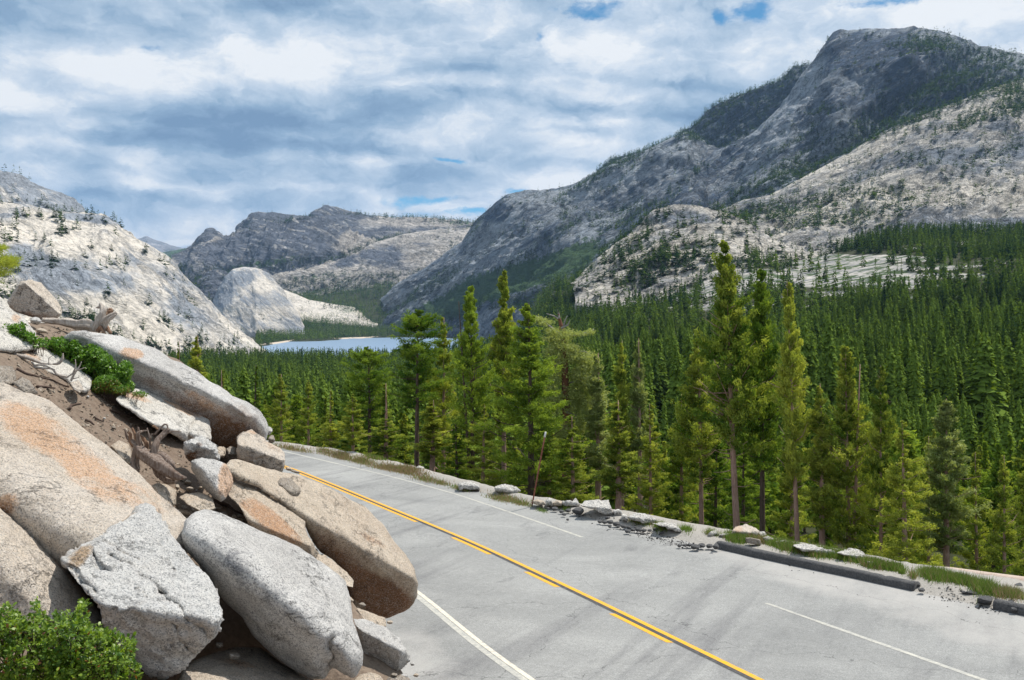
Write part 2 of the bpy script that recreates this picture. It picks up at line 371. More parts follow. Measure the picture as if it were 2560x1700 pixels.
def blobs(lst, px, py):
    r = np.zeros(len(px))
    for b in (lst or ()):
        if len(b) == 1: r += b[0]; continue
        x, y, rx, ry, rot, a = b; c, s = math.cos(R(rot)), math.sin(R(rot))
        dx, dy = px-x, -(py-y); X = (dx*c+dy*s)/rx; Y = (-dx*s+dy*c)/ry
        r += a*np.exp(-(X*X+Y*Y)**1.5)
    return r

# very far blue ridges
layer('mountain', [(250, 610), (343, 596), (367, 590), (383, 599), (428, 613), (460, 620), (500, 618), (560, 622), (640, 640)], [(250, 720), (640, 720)], [(250, 11000), (640, 11500)], [(250, 9000), (640, 9000)], M_BLUE, 1.0, 30, 60, (900, 300), 0, 160, 50, seed=11)
layer('forested_ridge', [(300, 640), (400, 634), (430, 627), (487, 617), (560, 612), (640, 615)], [(300, 740), (640, 740)], [(300, 7500), (640, 7500)], [(300, 6000), (640, 6000)], M_BLUE, 1.0, 20, 50, (600, 300), 0, 160, 60, veg=[(.55,)], seed=12)
# the dark massif with its three summits
layer('mountain', [(430, 640), (470, 625), (485, 615), (502, 588), (520, 575), (532, 572), (549, 580), (556, 590), (580, 588), (596, 578), (606, 562), (617, 548), (634, 533), (651, 530), (668, 533), (681, 531), (725, 536), (769, 543), (785, 531), (800, 521), (817, 515), (840, 517), (874, 527), (925, 538), (976, 543), (1044, 543), (1112, 548), (1180, 556), (1300, 570)],
      [(430, 700), (1300, 700)], [(430, 4700), (596, 5200), (900, 5200), (1300, 4800)], [(430, 4200), (1300, 4200)], M_FAR, -1.5, 14, 40, (300, 120), R(15), 420, 120,
      bulges=[(532, .75, 20, .2, 20)], tint=[(.10,), (840, 525, 70, 30, 0, .25), (680, 545, 80, 20, 0, .2), (1060, 552, 130, 14, 0, -.45)], veg=[(.1,), (1150, 555, 60, 10, 0, .4)], seed=13, jag=.7)
layer('rock_face', [(400, 700), (452, 668), (470, 640), (485, 618), (500, 612), (530, 602), (563, 592), (600, 583), (637, 571), (705, 556), (740, 550), (773, 548), (807, 549), (841, 561), (891, 588), (929, 599), (960, 600), (1010, 588), (1100, 580), (1200, 590)],
      [(400, 745), (1200, 720)], [(400, 4300), (700, 4500), (930, 4500), (1200, 4500)], [(400, 4050), (700, 3950), (960, 4100), (1200, 4100)], M_FAR, -2.6, 10, 45, (350, 70), R(80), 460, 180,
      bulges=[(700, .45, 120, .4, 30)], tint=[(.16,), (690, 615, 150, 60, 0, .16), (900, 600, 60, 40, 20, -.5), (960, 575, 140, 16, 10, -.1), (560, 590, 90, 10, 15, -.2), (1090, 560, 120, 16, 0, -.3)], veg=[(.0,), (620, 668, 210, 16, 12, .5), (860, 640, 140, 12, 14, .45), (960, 588, 70, 6, 16, .3)], seed=14, jag=.5)
layer('granite_slope', [(640, 694), (698, 673), (739, 658), (796, 651), (841, 649), (891, 626), (942, 605), (1010, 585), (1078, 575), (1173, 568), (1260, 560), (1400, 560)],
      [(640, 760), (900, 745), (1400, 735)], [(640, 4000), (900, 4300), (1173, 4500), (1400, 4500)], [(640, 3820), (900, 3780), (1400, 3780)], M_FAR, -1.6, 8, 26, (280, 70), R(25), 420, 180,
      tint=[(-.10,), (960, 640, 50, 26, 0, .38), (870, 655, 70, 14, 20, .25), (1060, 612, 30, 8, 0, .2)], veg=[(1040, 600, 100, 10, 8, .25), (800, 690, 160, 14, 4, .4)], seed=15, jag=.4)
# small dark dome and the light dome by the lake
layer('granite_dome', [(470, 722), (486, 707), (519, 680), (542, 672), (563, 677), (600, 700), (640, 740)], [(470, 770), (640, 790)], [(470, 3500), (640, 3500)], [(470, 3300), (640, 3300)], M_FAR, -2.2, 5, 10, (150, 50), 0, 120, 70, tint=[(.3,)], seed=16, jag=.3)
layer('granite_dome', [(515, 800), (534, 758), (549, 717), (566, 690), (583, 673), (610, 667), (637, 670), (664, 680), (681, 697), (705, 721), (725, 748), (746, 782), (752, 800), (760, 815)],
      [(515, 838), (760, 838)], [(515, 2800), (630, 2950), (760, 2800)], [(515, 2650), (640, 2560), (760, 2650)], M_DOME, -2.4, 3, 9, (160, 60), R(-50), 260, 170,
      tint=[(.04,), (600, 695, 30, 14, -10, .5), (560, 740, 26, 60, -10, .12), (650, 780, 110, 18, 0, -.14), (655, 715, 30, 20, 0, -.15)], seed=17, jag=.35)
layer('granite_slope', [(680, 770), (705, 722), (740, 735), (773, 750), (820, 758), (885, 768), (925, 790), (945, 812)], [(680, 812), (945, 812)], [(680, 3550), (940, 3450)], [(680, 3150), (940, 3200)], M_DOME, -1.4, 2, 6, (120, 60), 0, 160, 70, tint=[(-.25,)], veg=[(.15,), (880, 775, 60, 14, 0, .3)], seed=18, jag=.4)
# left dome: shaded summit behind, bright sweeping flank in front
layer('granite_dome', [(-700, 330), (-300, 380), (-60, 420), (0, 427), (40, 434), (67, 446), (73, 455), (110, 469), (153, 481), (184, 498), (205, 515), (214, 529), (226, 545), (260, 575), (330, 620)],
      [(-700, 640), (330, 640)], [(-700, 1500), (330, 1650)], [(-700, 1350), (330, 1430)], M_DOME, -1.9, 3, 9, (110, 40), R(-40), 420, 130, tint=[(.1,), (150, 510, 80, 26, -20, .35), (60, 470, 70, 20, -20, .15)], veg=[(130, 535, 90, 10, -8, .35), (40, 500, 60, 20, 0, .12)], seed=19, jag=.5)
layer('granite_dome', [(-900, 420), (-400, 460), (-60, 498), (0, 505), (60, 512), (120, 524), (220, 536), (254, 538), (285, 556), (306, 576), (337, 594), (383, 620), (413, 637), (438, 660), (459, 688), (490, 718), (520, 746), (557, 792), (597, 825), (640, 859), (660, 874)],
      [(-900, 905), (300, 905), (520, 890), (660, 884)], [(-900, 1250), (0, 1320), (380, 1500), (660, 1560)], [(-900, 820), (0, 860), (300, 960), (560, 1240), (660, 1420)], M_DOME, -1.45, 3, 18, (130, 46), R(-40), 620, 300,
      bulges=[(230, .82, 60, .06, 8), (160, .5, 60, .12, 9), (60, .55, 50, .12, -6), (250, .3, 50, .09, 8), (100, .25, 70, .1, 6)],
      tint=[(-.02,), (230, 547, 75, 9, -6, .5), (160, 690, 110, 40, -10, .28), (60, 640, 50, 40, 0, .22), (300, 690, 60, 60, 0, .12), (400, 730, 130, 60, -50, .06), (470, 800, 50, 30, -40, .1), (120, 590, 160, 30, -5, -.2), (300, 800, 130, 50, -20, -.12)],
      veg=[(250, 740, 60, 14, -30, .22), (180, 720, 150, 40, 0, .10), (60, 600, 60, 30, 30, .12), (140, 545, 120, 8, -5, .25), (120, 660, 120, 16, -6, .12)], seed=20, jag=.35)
# the big mountain on the right
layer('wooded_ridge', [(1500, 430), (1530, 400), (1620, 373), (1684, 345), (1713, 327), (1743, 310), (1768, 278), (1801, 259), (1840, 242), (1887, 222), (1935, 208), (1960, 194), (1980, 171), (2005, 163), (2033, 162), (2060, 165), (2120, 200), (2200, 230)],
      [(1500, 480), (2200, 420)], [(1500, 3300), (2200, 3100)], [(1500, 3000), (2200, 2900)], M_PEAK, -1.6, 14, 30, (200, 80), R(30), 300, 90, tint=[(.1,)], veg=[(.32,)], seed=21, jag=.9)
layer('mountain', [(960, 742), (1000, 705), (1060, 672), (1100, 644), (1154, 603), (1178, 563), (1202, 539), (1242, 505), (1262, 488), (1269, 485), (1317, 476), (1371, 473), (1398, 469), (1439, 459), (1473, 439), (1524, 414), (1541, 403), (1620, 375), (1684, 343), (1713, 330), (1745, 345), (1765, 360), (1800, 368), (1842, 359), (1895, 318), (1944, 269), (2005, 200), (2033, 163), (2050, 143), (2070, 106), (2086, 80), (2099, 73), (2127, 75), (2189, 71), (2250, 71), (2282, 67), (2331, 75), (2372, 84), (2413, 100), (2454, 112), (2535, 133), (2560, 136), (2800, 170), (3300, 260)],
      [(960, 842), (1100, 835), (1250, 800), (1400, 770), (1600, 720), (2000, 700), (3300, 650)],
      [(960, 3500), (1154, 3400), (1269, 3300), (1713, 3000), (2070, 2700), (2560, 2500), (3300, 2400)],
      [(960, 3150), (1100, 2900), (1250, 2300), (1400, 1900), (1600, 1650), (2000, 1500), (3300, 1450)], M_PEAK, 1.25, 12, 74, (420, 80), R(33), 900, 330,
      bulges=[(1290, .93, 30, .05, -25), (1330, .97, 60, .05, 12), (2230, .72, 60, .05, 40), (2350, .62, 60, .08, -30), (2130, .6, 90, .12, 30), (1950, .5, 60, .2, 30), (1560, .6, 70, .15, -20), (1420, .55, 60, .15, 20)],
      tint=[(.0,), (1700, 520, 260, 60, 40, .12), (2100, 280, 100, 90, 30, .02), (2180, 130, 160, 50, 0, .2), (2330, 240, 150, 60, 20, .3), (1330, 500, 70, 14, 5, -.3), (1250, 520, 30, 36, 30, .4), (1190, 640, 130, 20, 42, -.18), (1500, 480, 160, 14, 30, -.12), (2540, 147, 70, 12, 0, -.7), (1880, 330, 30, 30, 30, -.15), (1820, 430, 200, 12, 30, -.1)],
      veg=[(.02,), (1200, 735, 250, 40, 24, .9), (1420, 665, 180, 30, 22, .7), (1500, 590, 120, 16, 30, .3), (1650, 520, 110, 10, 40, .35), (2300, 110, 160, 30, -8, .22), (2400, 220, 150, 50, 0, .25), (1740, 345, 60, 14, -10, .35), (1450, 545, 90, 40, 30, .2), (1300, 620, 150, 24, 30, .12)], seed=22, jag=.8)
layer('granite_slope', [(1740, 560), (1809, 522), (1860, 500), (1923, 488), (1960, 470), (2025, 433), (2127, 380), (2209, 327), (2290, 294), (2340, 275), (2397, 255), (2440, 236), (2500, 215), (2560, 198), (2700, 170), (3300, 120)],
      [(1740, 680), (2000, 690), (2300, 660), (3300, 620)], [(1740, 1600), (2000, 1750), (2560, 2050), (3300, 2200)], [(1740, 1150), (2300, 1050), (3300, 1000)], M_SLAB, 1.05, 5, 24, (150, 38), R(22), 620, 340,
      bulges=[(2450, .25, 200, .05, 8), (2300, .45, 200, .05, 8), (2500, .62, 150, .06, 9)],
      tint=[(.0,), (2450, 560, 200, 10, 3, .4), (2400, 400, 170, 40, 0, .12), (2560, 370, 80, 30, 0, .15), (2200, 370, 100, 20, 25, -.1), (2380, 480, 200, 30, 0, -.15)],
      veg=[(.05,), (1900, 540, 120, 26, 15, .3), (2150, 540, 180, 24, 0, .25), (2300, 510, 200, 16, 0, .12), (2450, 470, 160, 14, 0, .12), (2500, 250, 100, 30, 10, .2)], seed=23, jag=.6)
layer('granite_knoll', [(1440, 700), (1480, 660), (1500, 644), (1540, 617), (1591, 576), (1625, 546), (1640, 526), (1649, 522), (1676, 515), (1744, 517), (1795, 525), (1856, 546), (1880, 570), (1913, 592), (1970, 622), (2030, 640), (2085, 655), (2160, 672), (2300, 690)],
      [(1440, 770), (1800, 775), (2300, 750)], [(1440, 1250), (1700, 1350), (2000, 1120), (2300, 1050)], [(1440, 900), (1800, 850), (2300, 850)], M_SLAB, -1.5, 3, 13, (90, 30), R(15), 460, 220,
      bulges=[(1700, .8, 60, .06, 5)], tint=[(-.05,), (1700, 545, 70, 18, 0, .3), (1780, 560, 40, 14, 0, .1), (1900, 620, 200, 20, -20, -.2), (1590, 620, 50, 30, 45, -.1)],
      veg=[(.05,), (1650, 660, 120, 30, 0, .25), (1960, 640, 90, 10, -20, .25)], seed=24, jag=.6)

# ---------------------------------------------------------------- ground sheet
def ground_mat():
    m, t = new_mat('ground_soil'); pos = t.n('ShaderNodeNewGeometry').outputs['Position']
    n1 = t.noise(pos, .9, 6, .65); n2 = t.noise(pos, 14, 6, .7); n3 = t.noise(pos, 60, 4, .7); far = t.attr('rock')
    soil = t.mix(t.mapr(n1, .35, .65), (.215, .158, .118), (.30, .235, .18))
    soil = t.mix(t.mapr(n2, .45, .75), soil, (.145, .105, .08))
    soil = t.mix(t.mapr(n3, .62, .72), soil, (.42, .36, .30))
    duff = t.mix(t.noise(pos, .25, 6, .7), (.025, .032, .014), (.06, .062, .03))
    b = t.noise(pos, .035, 6, .65)
    gr = t.mix(t.mapr(t.noise(t.mapping(pos, sc=(.4, 1, 2)), .12, 9, .72), .38, .6), (.50, .46, .41), (.16, .165, .17))
    scr = t.noise(pos, .06, 8, .7); gr = t.mix(t.mapr(scr, .50, .54), gr, (.05, .08, .03))
    rm = t.mapr(t.math('ADD', t.attr('rock'), t.math('MULTIPLY', t.math('SUBTRACT', b, .5), 1.1)), .42, .5)
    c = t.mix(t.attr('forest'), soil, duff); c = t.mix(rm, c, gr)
    sand = t.mix(t.mapr(n2, .3, .7), (.34, .315, .28), (.46, .43, .39)); c = t.mix(t.attr('sand'), c, sand)
    h = t.math('ADD', t.math('MULTIPLY', n2, 1.), t.math('MULTIPLY', n3, .25))
    return finish(m, t, c, .95, t.bump(h, .9, .05), .15)
M_GROUND = ground_mat()
ROCKS_F = [(2400, 612, 160, 10, 4, .6), (2330, 668, 200, 8, 0, .6), (2500, 655, 90, 8, 0, .5), (1850, 690, 300, 50, -6, .2), (2120, 700, 220, 50, -6, .16), (1560, 720, 160, 50, 10, .2), (2180, 708, 280, 9, -3, .8), (1930, 768, 160, 9, 0, .6), (2260, 648, 150, 10, 0, .6), (2420, 690, 120, 7, 0, .6), (2060, 735, 160, 8, 4, .6), (1700, 730, 160, 14, 0, .6), (1480, 770, 60, 12, 0, .5), (1800, 835, 120, 26, 10, .75), (1640, 840, 60, 14, 0, .4), (2120, 840, 110, 16, -8, .8), (2260, 868, 60, 10, 0, .5), (2050, 655, 200, 22, -6, .7), (2000, 700, 300, 14, 0, .45), (2250, 690, 260, 10, 0, .5), (2350, 745, 200, 6, 0, .5), (1650, 760, 220, 40, 0, .42), (1800, 700, 260, 30, 0, .5), (2150, 640, 160, 10, 0, .3), (1560, 690, 120, 30, 0, .3), (1500, 840, 60, 10, 0, .3)]
def build_ground():
    pxc = np.concatenate([CX+F*np.tan(np.linspace(R(-86), R(-38), 40)), np.linspace(-620, 3180, 480), CX+F*np.tan(np.linspace(R(38), R(86), 40))]); pxc = np.unique(np.round(pxc, 3))
    d = np.concatenate([np.array([-60, -30, -12, -5, -1, .6]), np.geomspace(1.4, 5200, 560)])
    dd, pp = np.meshgrid(d, pxc); x = (pp-CX)/F*np.maximum(dd, 3)
    z = zg(x, dd); V = np.stack([x, dd, z], -1).reshape(-1, 3)
    pyp = HY-F*V[:, 2]/np.maximum(V[:, 1], 1)
    px = CX+F*V[:, 0]/np.maximum(V[:, 1], 1)
    sR = V[:, 0]-xat(CRE, V[:, 1]); far = sstep(300, 420, V[:, 1])
    yl = V[:, 1]
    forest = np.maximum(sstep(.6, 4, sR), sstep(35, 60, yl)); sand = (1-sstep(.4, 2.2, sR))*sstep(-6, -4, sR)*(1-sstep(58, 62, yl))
    q = mesh_obj('ground', V, grid_faces(len(pxc), len(d)), M_GROUND, attrs={'rock': blobs(ROCKS_F, px, pyp)*far, 'forest': forest, 'sand': sand*(V[:, 0] > xat(YEL, V[:, 1]))})
    tag(q, kind='structure')
build_ground()

# the lake
def water():
    m, t = new_mat('lake_water'); pos = t.n('ShaderNodeNewGeometry').outputs['Position']
    h = t.noise(t.mapping(pos, sc=(.02, .2, 1)), 3, 6, .6); h2 = t.noise(pos, .9, 4)
    n = t.bump(t.math('ADD', h, t.math('MULTIPLY', h2, .3)), .5, 1.2)
    return finish(m, t, (.20, .30, .43), .3, n, .5)
ys = np.linspace(1200, 3300, 12); xs_ = np.linspace(-1000, 250, 12)
gx, gy = np.meshgrid(xs_, ys, indexing='ij')
tag(mesh_obj('lake', np.stack([gx, gy, gx*0-50], -1).reshape(-1, 3), grid_faces(12, 12), water()), kind='structure')
# pale beach along the far shore
def beach():
    px = np.linspace(640, 1180, 120); py = ipo([(640, 866), (695, 858.5), (739, 851.5), (824, 848.5), (900, 846), (1003, 841.5), (1080, 840), (1180, 838)], px)+fbm(np.stack([px*.05, px*0, px*0], -1), 3, 2)*.8
    wd = ipo([(640, 14), (700, 22), (760, 18), (850, 26), (960, 40), (1003, 46), (1180, 40)], px)
    d = F*50/(py-HY); V = []
    for k, (a, b) in enumerate([(-4, -.6), (8, .7), (1, 3.2)]):
        dd = d+(wd if k == 2 else a); V.append(np.stack([(px-CX)/F*dd, dd, px*0-50+b], -1))
    return np.stack(V, 1).reshape(-1, 3)
m, t = new_mat('beach_sand'); finish(m, t, (.55, .46, .36), .95)
tag(mesh_obj('beach', beach(), grid_faces(120, 3), m), kind='structure')

# ---------------------------------------------------------------- road
def ribbon(name, tabL, tabR, y0, y1, lift, mat, offL=0., offR=0., step=.25, nx=2, dash=None, z=None):
    y = np.arange(y0, y1+1e-6, step); xl = xat(tabL, y)+offL; xr = xat(tabR, y)+offR
    f = np.linspace(0, 1, nx)[None, :]; X = xl[:, None]*(1-f)+xr[:, None]*f; Y = np.broadcast_to(y[:, None], X.shape)
    Z = zroad(Y)+lift
    return tag(mesh_obj(name, np.stack([X, Y, Z], -1).reshape(-1, 3), grid_faces(len(y), nx), mat), kind='structure')
def asphalt():
    m, t = new_mat('asphalt'); pos = t.n('ShaderNodeNewGeometry').outputs['Position']
    g = t.noise(pos, 42, 5, .75); g2 = t.noise(pos, 110, 2, .6)
    rr = t.mapping(pos, rot=(0, 0, R(27))); lane = t.noise(t.mapping(rr, sc=(.9, .07, 1)), 1.3, 5, .6)
    pat = t.noise(t.mapping(rr, sc=(.5, .8, 1)), .42, 6, .62, .6)
    c = t.mix(t.mapr(pat, .3, .7), (.222, .222, .214), (.35, .347, .33))
    c = t.mix(t.mapr(lane, .50, .72, 0, .75), c, (.15, .148, .15))
    st = t.noise(t.mapping(rr, sc=(1.1, .35, 1)), .9, 7, .7, .4); c = t.mix(t.mapr(st, .60, .72, 0, .6), c, (.12, .12, .122))
    c = t.mix(t.mapr(g, .38, .62, 0, .8), t.mix(1., c, (1.22, 1.22, 1.22), 'MULTIPLY'), t.mix(1., c, (.62, .62, .63), 'MULTIPLY'))
    mo = t.noise(pos, 9, 6, .8); c = t.mix(t.mapr(mo, .35, .65, 0, .5), t.mix(1., c, (1.14, 1.14, 1.14), 'MULTIPLY'), t.mix(1., c, (.70, .70, .70), 'MULTIPLY')); c = t.mix(t.mapr(g2, .66, .72), c, (.6, .6, .6))
    # pale sand drifted over the right shoulder and beside the rocks
    sd = t.noise(t.mapping(rr, sc=(.6, .35, 1)), .9, 7, .7); dust = t.math('ADD', t.attr('dust'), t.math('MULTIPLY', t.math('SUBTRACT', sd, .5), 1.2))
    c = t.mix(t.mapr(dust, .35, .75, 0, .85), c, t.mix(t.mapr(g, .3, .7), (.47, .45, .42), (.36, .345, .33)))
    cr = t.voro(t.vm('ADD', rr, t.vm('SCALE', t.noise(rr, 1.1, 4, out=1), scale=1.6)), .16, 'DISTANCE_TO_EDGE')
    c = t.mix(t.mapr(cr, .0, .0022, .75, 0), c, (.07, .07, .07))
    return finish(m, t, c, .93, t.bump(t.math('ADD', g, t.math('MULTIPLY', g2, .4)), .7, .012), .25)
M_ASPH = asphalt()
def build_road():
    y = np.arange(2, 68, .3); nx = 26; f = np.linspace(0, 1, nx)
    xl = xat(LFT, y)-4.4; xr = xat(EDG, y)+.25*fbm(np.stack([y*.6, y*0, y*0], -1), 4, 4)
    X = xl[:, None]*(1-f)+xr[:, None]*f; Y = np.broadcast_to(y[:, None], X.shape); Z = zroad(Y)
    dR = X-xat(WHI, Y); dl = xat(LFT, Y)-X
    dust = sstep(.3, 2.6, dR)*.62*(1-sstep(24, 20, Y)*.0)+sstep(.0, 1.2, dl)*.5
    tag(mesh_obj('road', np.stack([X, Y, Z], -1).reshape(-1, 3), grid_faces(len(y), nx), M_ASPH, attrs={'dust': dust.ravel()}), kind='structure')
    # sandy shoulder between the asphalt and the drop
    nx = 14; f = np.linspace(0, 1, nx); y = np.arange(12, 60, .2)
    xl = xat(EDG, y)-.5; xr = xat(CRE, y)+.6
    X = xl[:, None]*(1-f)+xr[:, None]*f; Y = np.broadcast_to(y[:, None], X.shape)
    P3 = np.stack([X, Y, X*0], -1)
    e = X-xat(EDG, Y); w = np.maximum(xat(CRE, Y)-xat(EDG, Y), .5)
    Z = zroad(Y)-.05+.20*sstep(-.35, .5, e)-.22*sstep(.75, 1.25, e/w)+.07*fbm(P3*1.3, 5, 8)*sstep(-.2, .5, e)
    tag(mesh_obj('road_shoulder', np.stack([X, Y, Z], -1).reshape(-1, 3), grid_faces(len(y), nx), M_GROUND, attrs={'sand': np.ones(X.size), 'rock': np.zeros(X.size), 'forest': np.zeros(X.size)}), kind='structure')
build_road()
def zsh(x, y):
    e = x-xat(EDG, y); w = np.maximum(xat(CRE, y)-xat(EDG, y), .5)
    return zroad(y)-.05+.20*sstep(-.35, .5, e)-.22*sstep(.75, 1.25, e/w)
def paint(name, col, wear=.35, rough=.7):
    m, t = new_mat(name); pos = t.n('ShaderNodeNewGeometry').outputs['Position']
    w1 = t.noise(pos, 9, 6, .75); w2 = t.noise(pos, 60, 3, .7)
    f = t.mapr(t.math('ADD', t.math('MULTIPLY', w1, .6), t.math('MULTIPLY', w2, .5)), .62-wear*.3, .72-wear*.1, 0, .85)
    return finish(m, t, t.mix(f, col, (.27, .27, .27)), rough, t.bump(w2, .4, .006))
M_YEL = paint('yellow_paint', (.80, .40, .012), .22); M_WHT = paint('white_paint', (.62, .59, .50), .7); M_BLK = paint('tar_strip', (.065, .062, .062), .1); M_FAD = paint('faded_white_paint', (.50, .48, .44), 1.1); M_CRM = paint('cream_paint', (.74, .67, .54), .35)
g = .115
ribbon('road_line', YEL, YEL, 5, 60, .004, M_YEL, -.075+g, .055+g)
ribbon('road_line', YEL, YEL, 5, 60, .004, M_BLK, -.205+g, -.079+g)
ribbon('road_line', YEL, YEL, 31.6, 60, .004, M_YEL, -.34+g, -.209+g)
for y0, y1 in ((26.9, 29.3), (23.4, 25.1), (19.15, 21.15), (14.6, 16.4)): ribbon('road_line', YEL, YEL, y0, y1, .004, M_YEL, -.34+g, -.209+g)
ribbon('road_line', WHI, WHI, 12, 20.5, .004, M_WHT, -.065, .065)
ribbon('road_line', WHI, WHI, 20.5, 22.2, .004, M_WHT, -.05, .05)
ribbon('road_line', WHI, WHI, 29.2, 33.5, .004, M_WHT, -.06, .065)
ribbon('road_line', WHI, WHI, 33.5, 46, .004, M_WHT, -.06, .06)
ribbon('road_line', WHI, WHI, 46, 60, .004, M_WHT, -.08, .1)
ribbon('road_line', LFT, LFT, 5, 60, .004, M_CRM, .02, .13)
ribbon('road_line', LFT, LFT, 5, 60, .004, M_WHT, -.14, .0)
# ---------------------------------------------------------------- conifers
def foliage(name, dark, light, tr=.25):
    m, t = new_mat(name); oi = t.n('ShaderNodeObjectInfo').outputs['Random']; pos = t.n('ShaderNodeNewGeometry').outputs['Position']
    cl = t.noise(pos, .9, 3, .6)
    f = t.math('ADD', t.math('MULTIPLY', oi, .35), t.math('ADD', t.attr('tint'), t.math('MULTIPLY', t.math('SUBTRACT', cl, .5), .9)))
    c = t.mix(t.math('ADD', f, .0, clamp=True), dark, light)
    c = t.mix(t.mapr(t.attr('dead'), .5, .6), c, (.20, .11, .06))
    d = t.n('ShaderNodeBsdfDiffuse'); t.put(d.inputs[0], c); tl = t.n('ShaderNodeBsdfTranslucent')
    t.put(tl.inputs[0], t.mix(1., c, (1.25, 1.2, .5), 'MULTIPLY'))
    mx = t.n('ShaderNodeMixShader'); mx.inputs[0].default_value = tr
    t.nt.links.new(d.outputs[0], mx.inputs[1]); t.nt.links.new(tl.outputs[0], mx.inputs[2])
    o = t.n('ShaderNodeOutputMaterial'); t.nt.links.new(mx.outputs[0], o.inputs[0]); return m
def bark(name, a, b, sc=(14, 14, 2.5)):
    m, t = new_mat(name); p = t.n('ShaderNodeTexCoord').outputs['Object']
    n = t.noise(t.mapping(p, sc=sc), 1.5, 7, .7); n2 = t.noise(p, 1.3, 3)
    c = t.mix(t.mapr(n, .38, .62), a, b); c = t.mix(t.mapr(n2, .3, .8, 0, .5), c, tuple(x*.55 for x in a))
    return finish(m, t, c, .95, t.bump(n, .8, .02), .1)
M_FOL = foliage('pine_needles', (.085, .165, .028), (.54, .57, .12), .5)
M_FOLM = foliage('conifer_needles', (.055, .135, .024), (.34, .44, .07), .45)
M_FOLF = foliage('far_conifer_needles', (.018, .05, .02), (.17, .25, .045), .3)
M_PALE = foliage('pale_needles', (.18, .24, .08), (.50, .54, .24), .45)
M_BARK = bark('reddish_bark', (.30, .18, .135), (.52, .36, .29)); M_BARKD = bark('dark_bark', (.09, .065, .05), (.17, .125, .10))
M_BARKG = bark('grey_dead_wood', (.26, .24, .22), (.44, .42, .39)); M_BARKR = bark('red_bark', (.16, .07, .045), (.28, .14, .09))
def tube(pts, rad, seg=7, cap=True):
    """tube through pts with radii; returns V, quads"""
    P = np.asarray(pts, float); n = len(P); r = np.asarray(rad, float)
    T = np.gradient(P, axis=0); T /= np.linalg.norm(T, axis=1, keepdims=True)+1e-9
    up = np.array([0, 0, 1.]) if abs(T[0, 2]) < .9 else np.array([1., 0, 0])
    V = []
    A = np.cross(T[0], up); A /= np.linalg.norm(A)
    for i in range(n):
        A = A-T[i]*A.dot(T[i]); A /= np.linalg.norm(A)+1e-9; B = np.cross(T[i], A)
        a = np.arange(seg)/seg*2*np.pi
        V.append(P[i]+r[i]*(np.cos(a)[:, None]*A+np.sin(a)[:, None]*B))
    V = np.concatenate(V); i = np.arange(n-1)[:, None]*seg; j = np.arange(seg)[None, :]; j2 = (j+1) % seg
    Q = np.stack([i+j, i+j2, i+seg+j2, i+seg+j], -1).reshape(-1, 4)
    if cap:
        c0, c1 = len(V), len(V)+1; V = np.concatenate([V, P[:1], P[-1:]]); jj = np.arange(seg); 
        Q = np.concatenate([Q, np.stack([jj*0+c0, (jj+1) % seg, jj, jj], -1)[:, [0, 1, 2, 2]], np.stack([jj*0+c1, (n-1)*seg+jj, (n-1)*seg+(jj+1) % seg, (n-1)*seg+(jj+1) % seg], -1)])
    return V, Q
def q2t(Q):
    a = Q[:, [0, 1, 2]]; b = Q[:, [0, 2, 3]]; b = b[(Q[:, 2] != Q[:, 3])]; return np.concatenate([a, b])
def branches(rg, n, base, r, shape, up, irr=.35, top=.995, gapn=0):
    t = base+(top-base)*rg.random(n)**.92; az = rg.random(n)*2*np.pi
    u = (t-base)/(1-base)
    if shape == 'column': Rr = (1-u)**.86*(.98+.18*np.sin(u*11+n))*np.minimum(1, .55+3*u)+.04
    elif shape == 'cone': Rr = (1-u)**.9*np.minimum(1, .6+3*u)*1.1+.02
    elif shape == 'spire': Rr = (1-u)**.7*(.42+.58*(u < .5))*np.minimum(1, .4+2*u)
    elif shape == 'round': Rr = np.sqrt(np.clip(1-(2*u**.9-.9)**2*.95, .02, 1))*.95
    else: Rr = (1-u)**.45*np.minimum(1, .35+1.6*u)
    lump = 1+.55*vnoise(np.stack([np.cos(az)*1.6, np.sin(az)*1.6, t*11], -1), int(rg.integers(99)))
    L = r*Rr*lump*(.55+.75*rg.random(n)**1.4)
    el = up*(.5+.9*u)+rg.normal(0, .16, n)
    d = np.stack([np.cos(az)*np.cos(el), np.sin(az)*np.cos(el), np.sin(el)], -1)
    return t, d, L
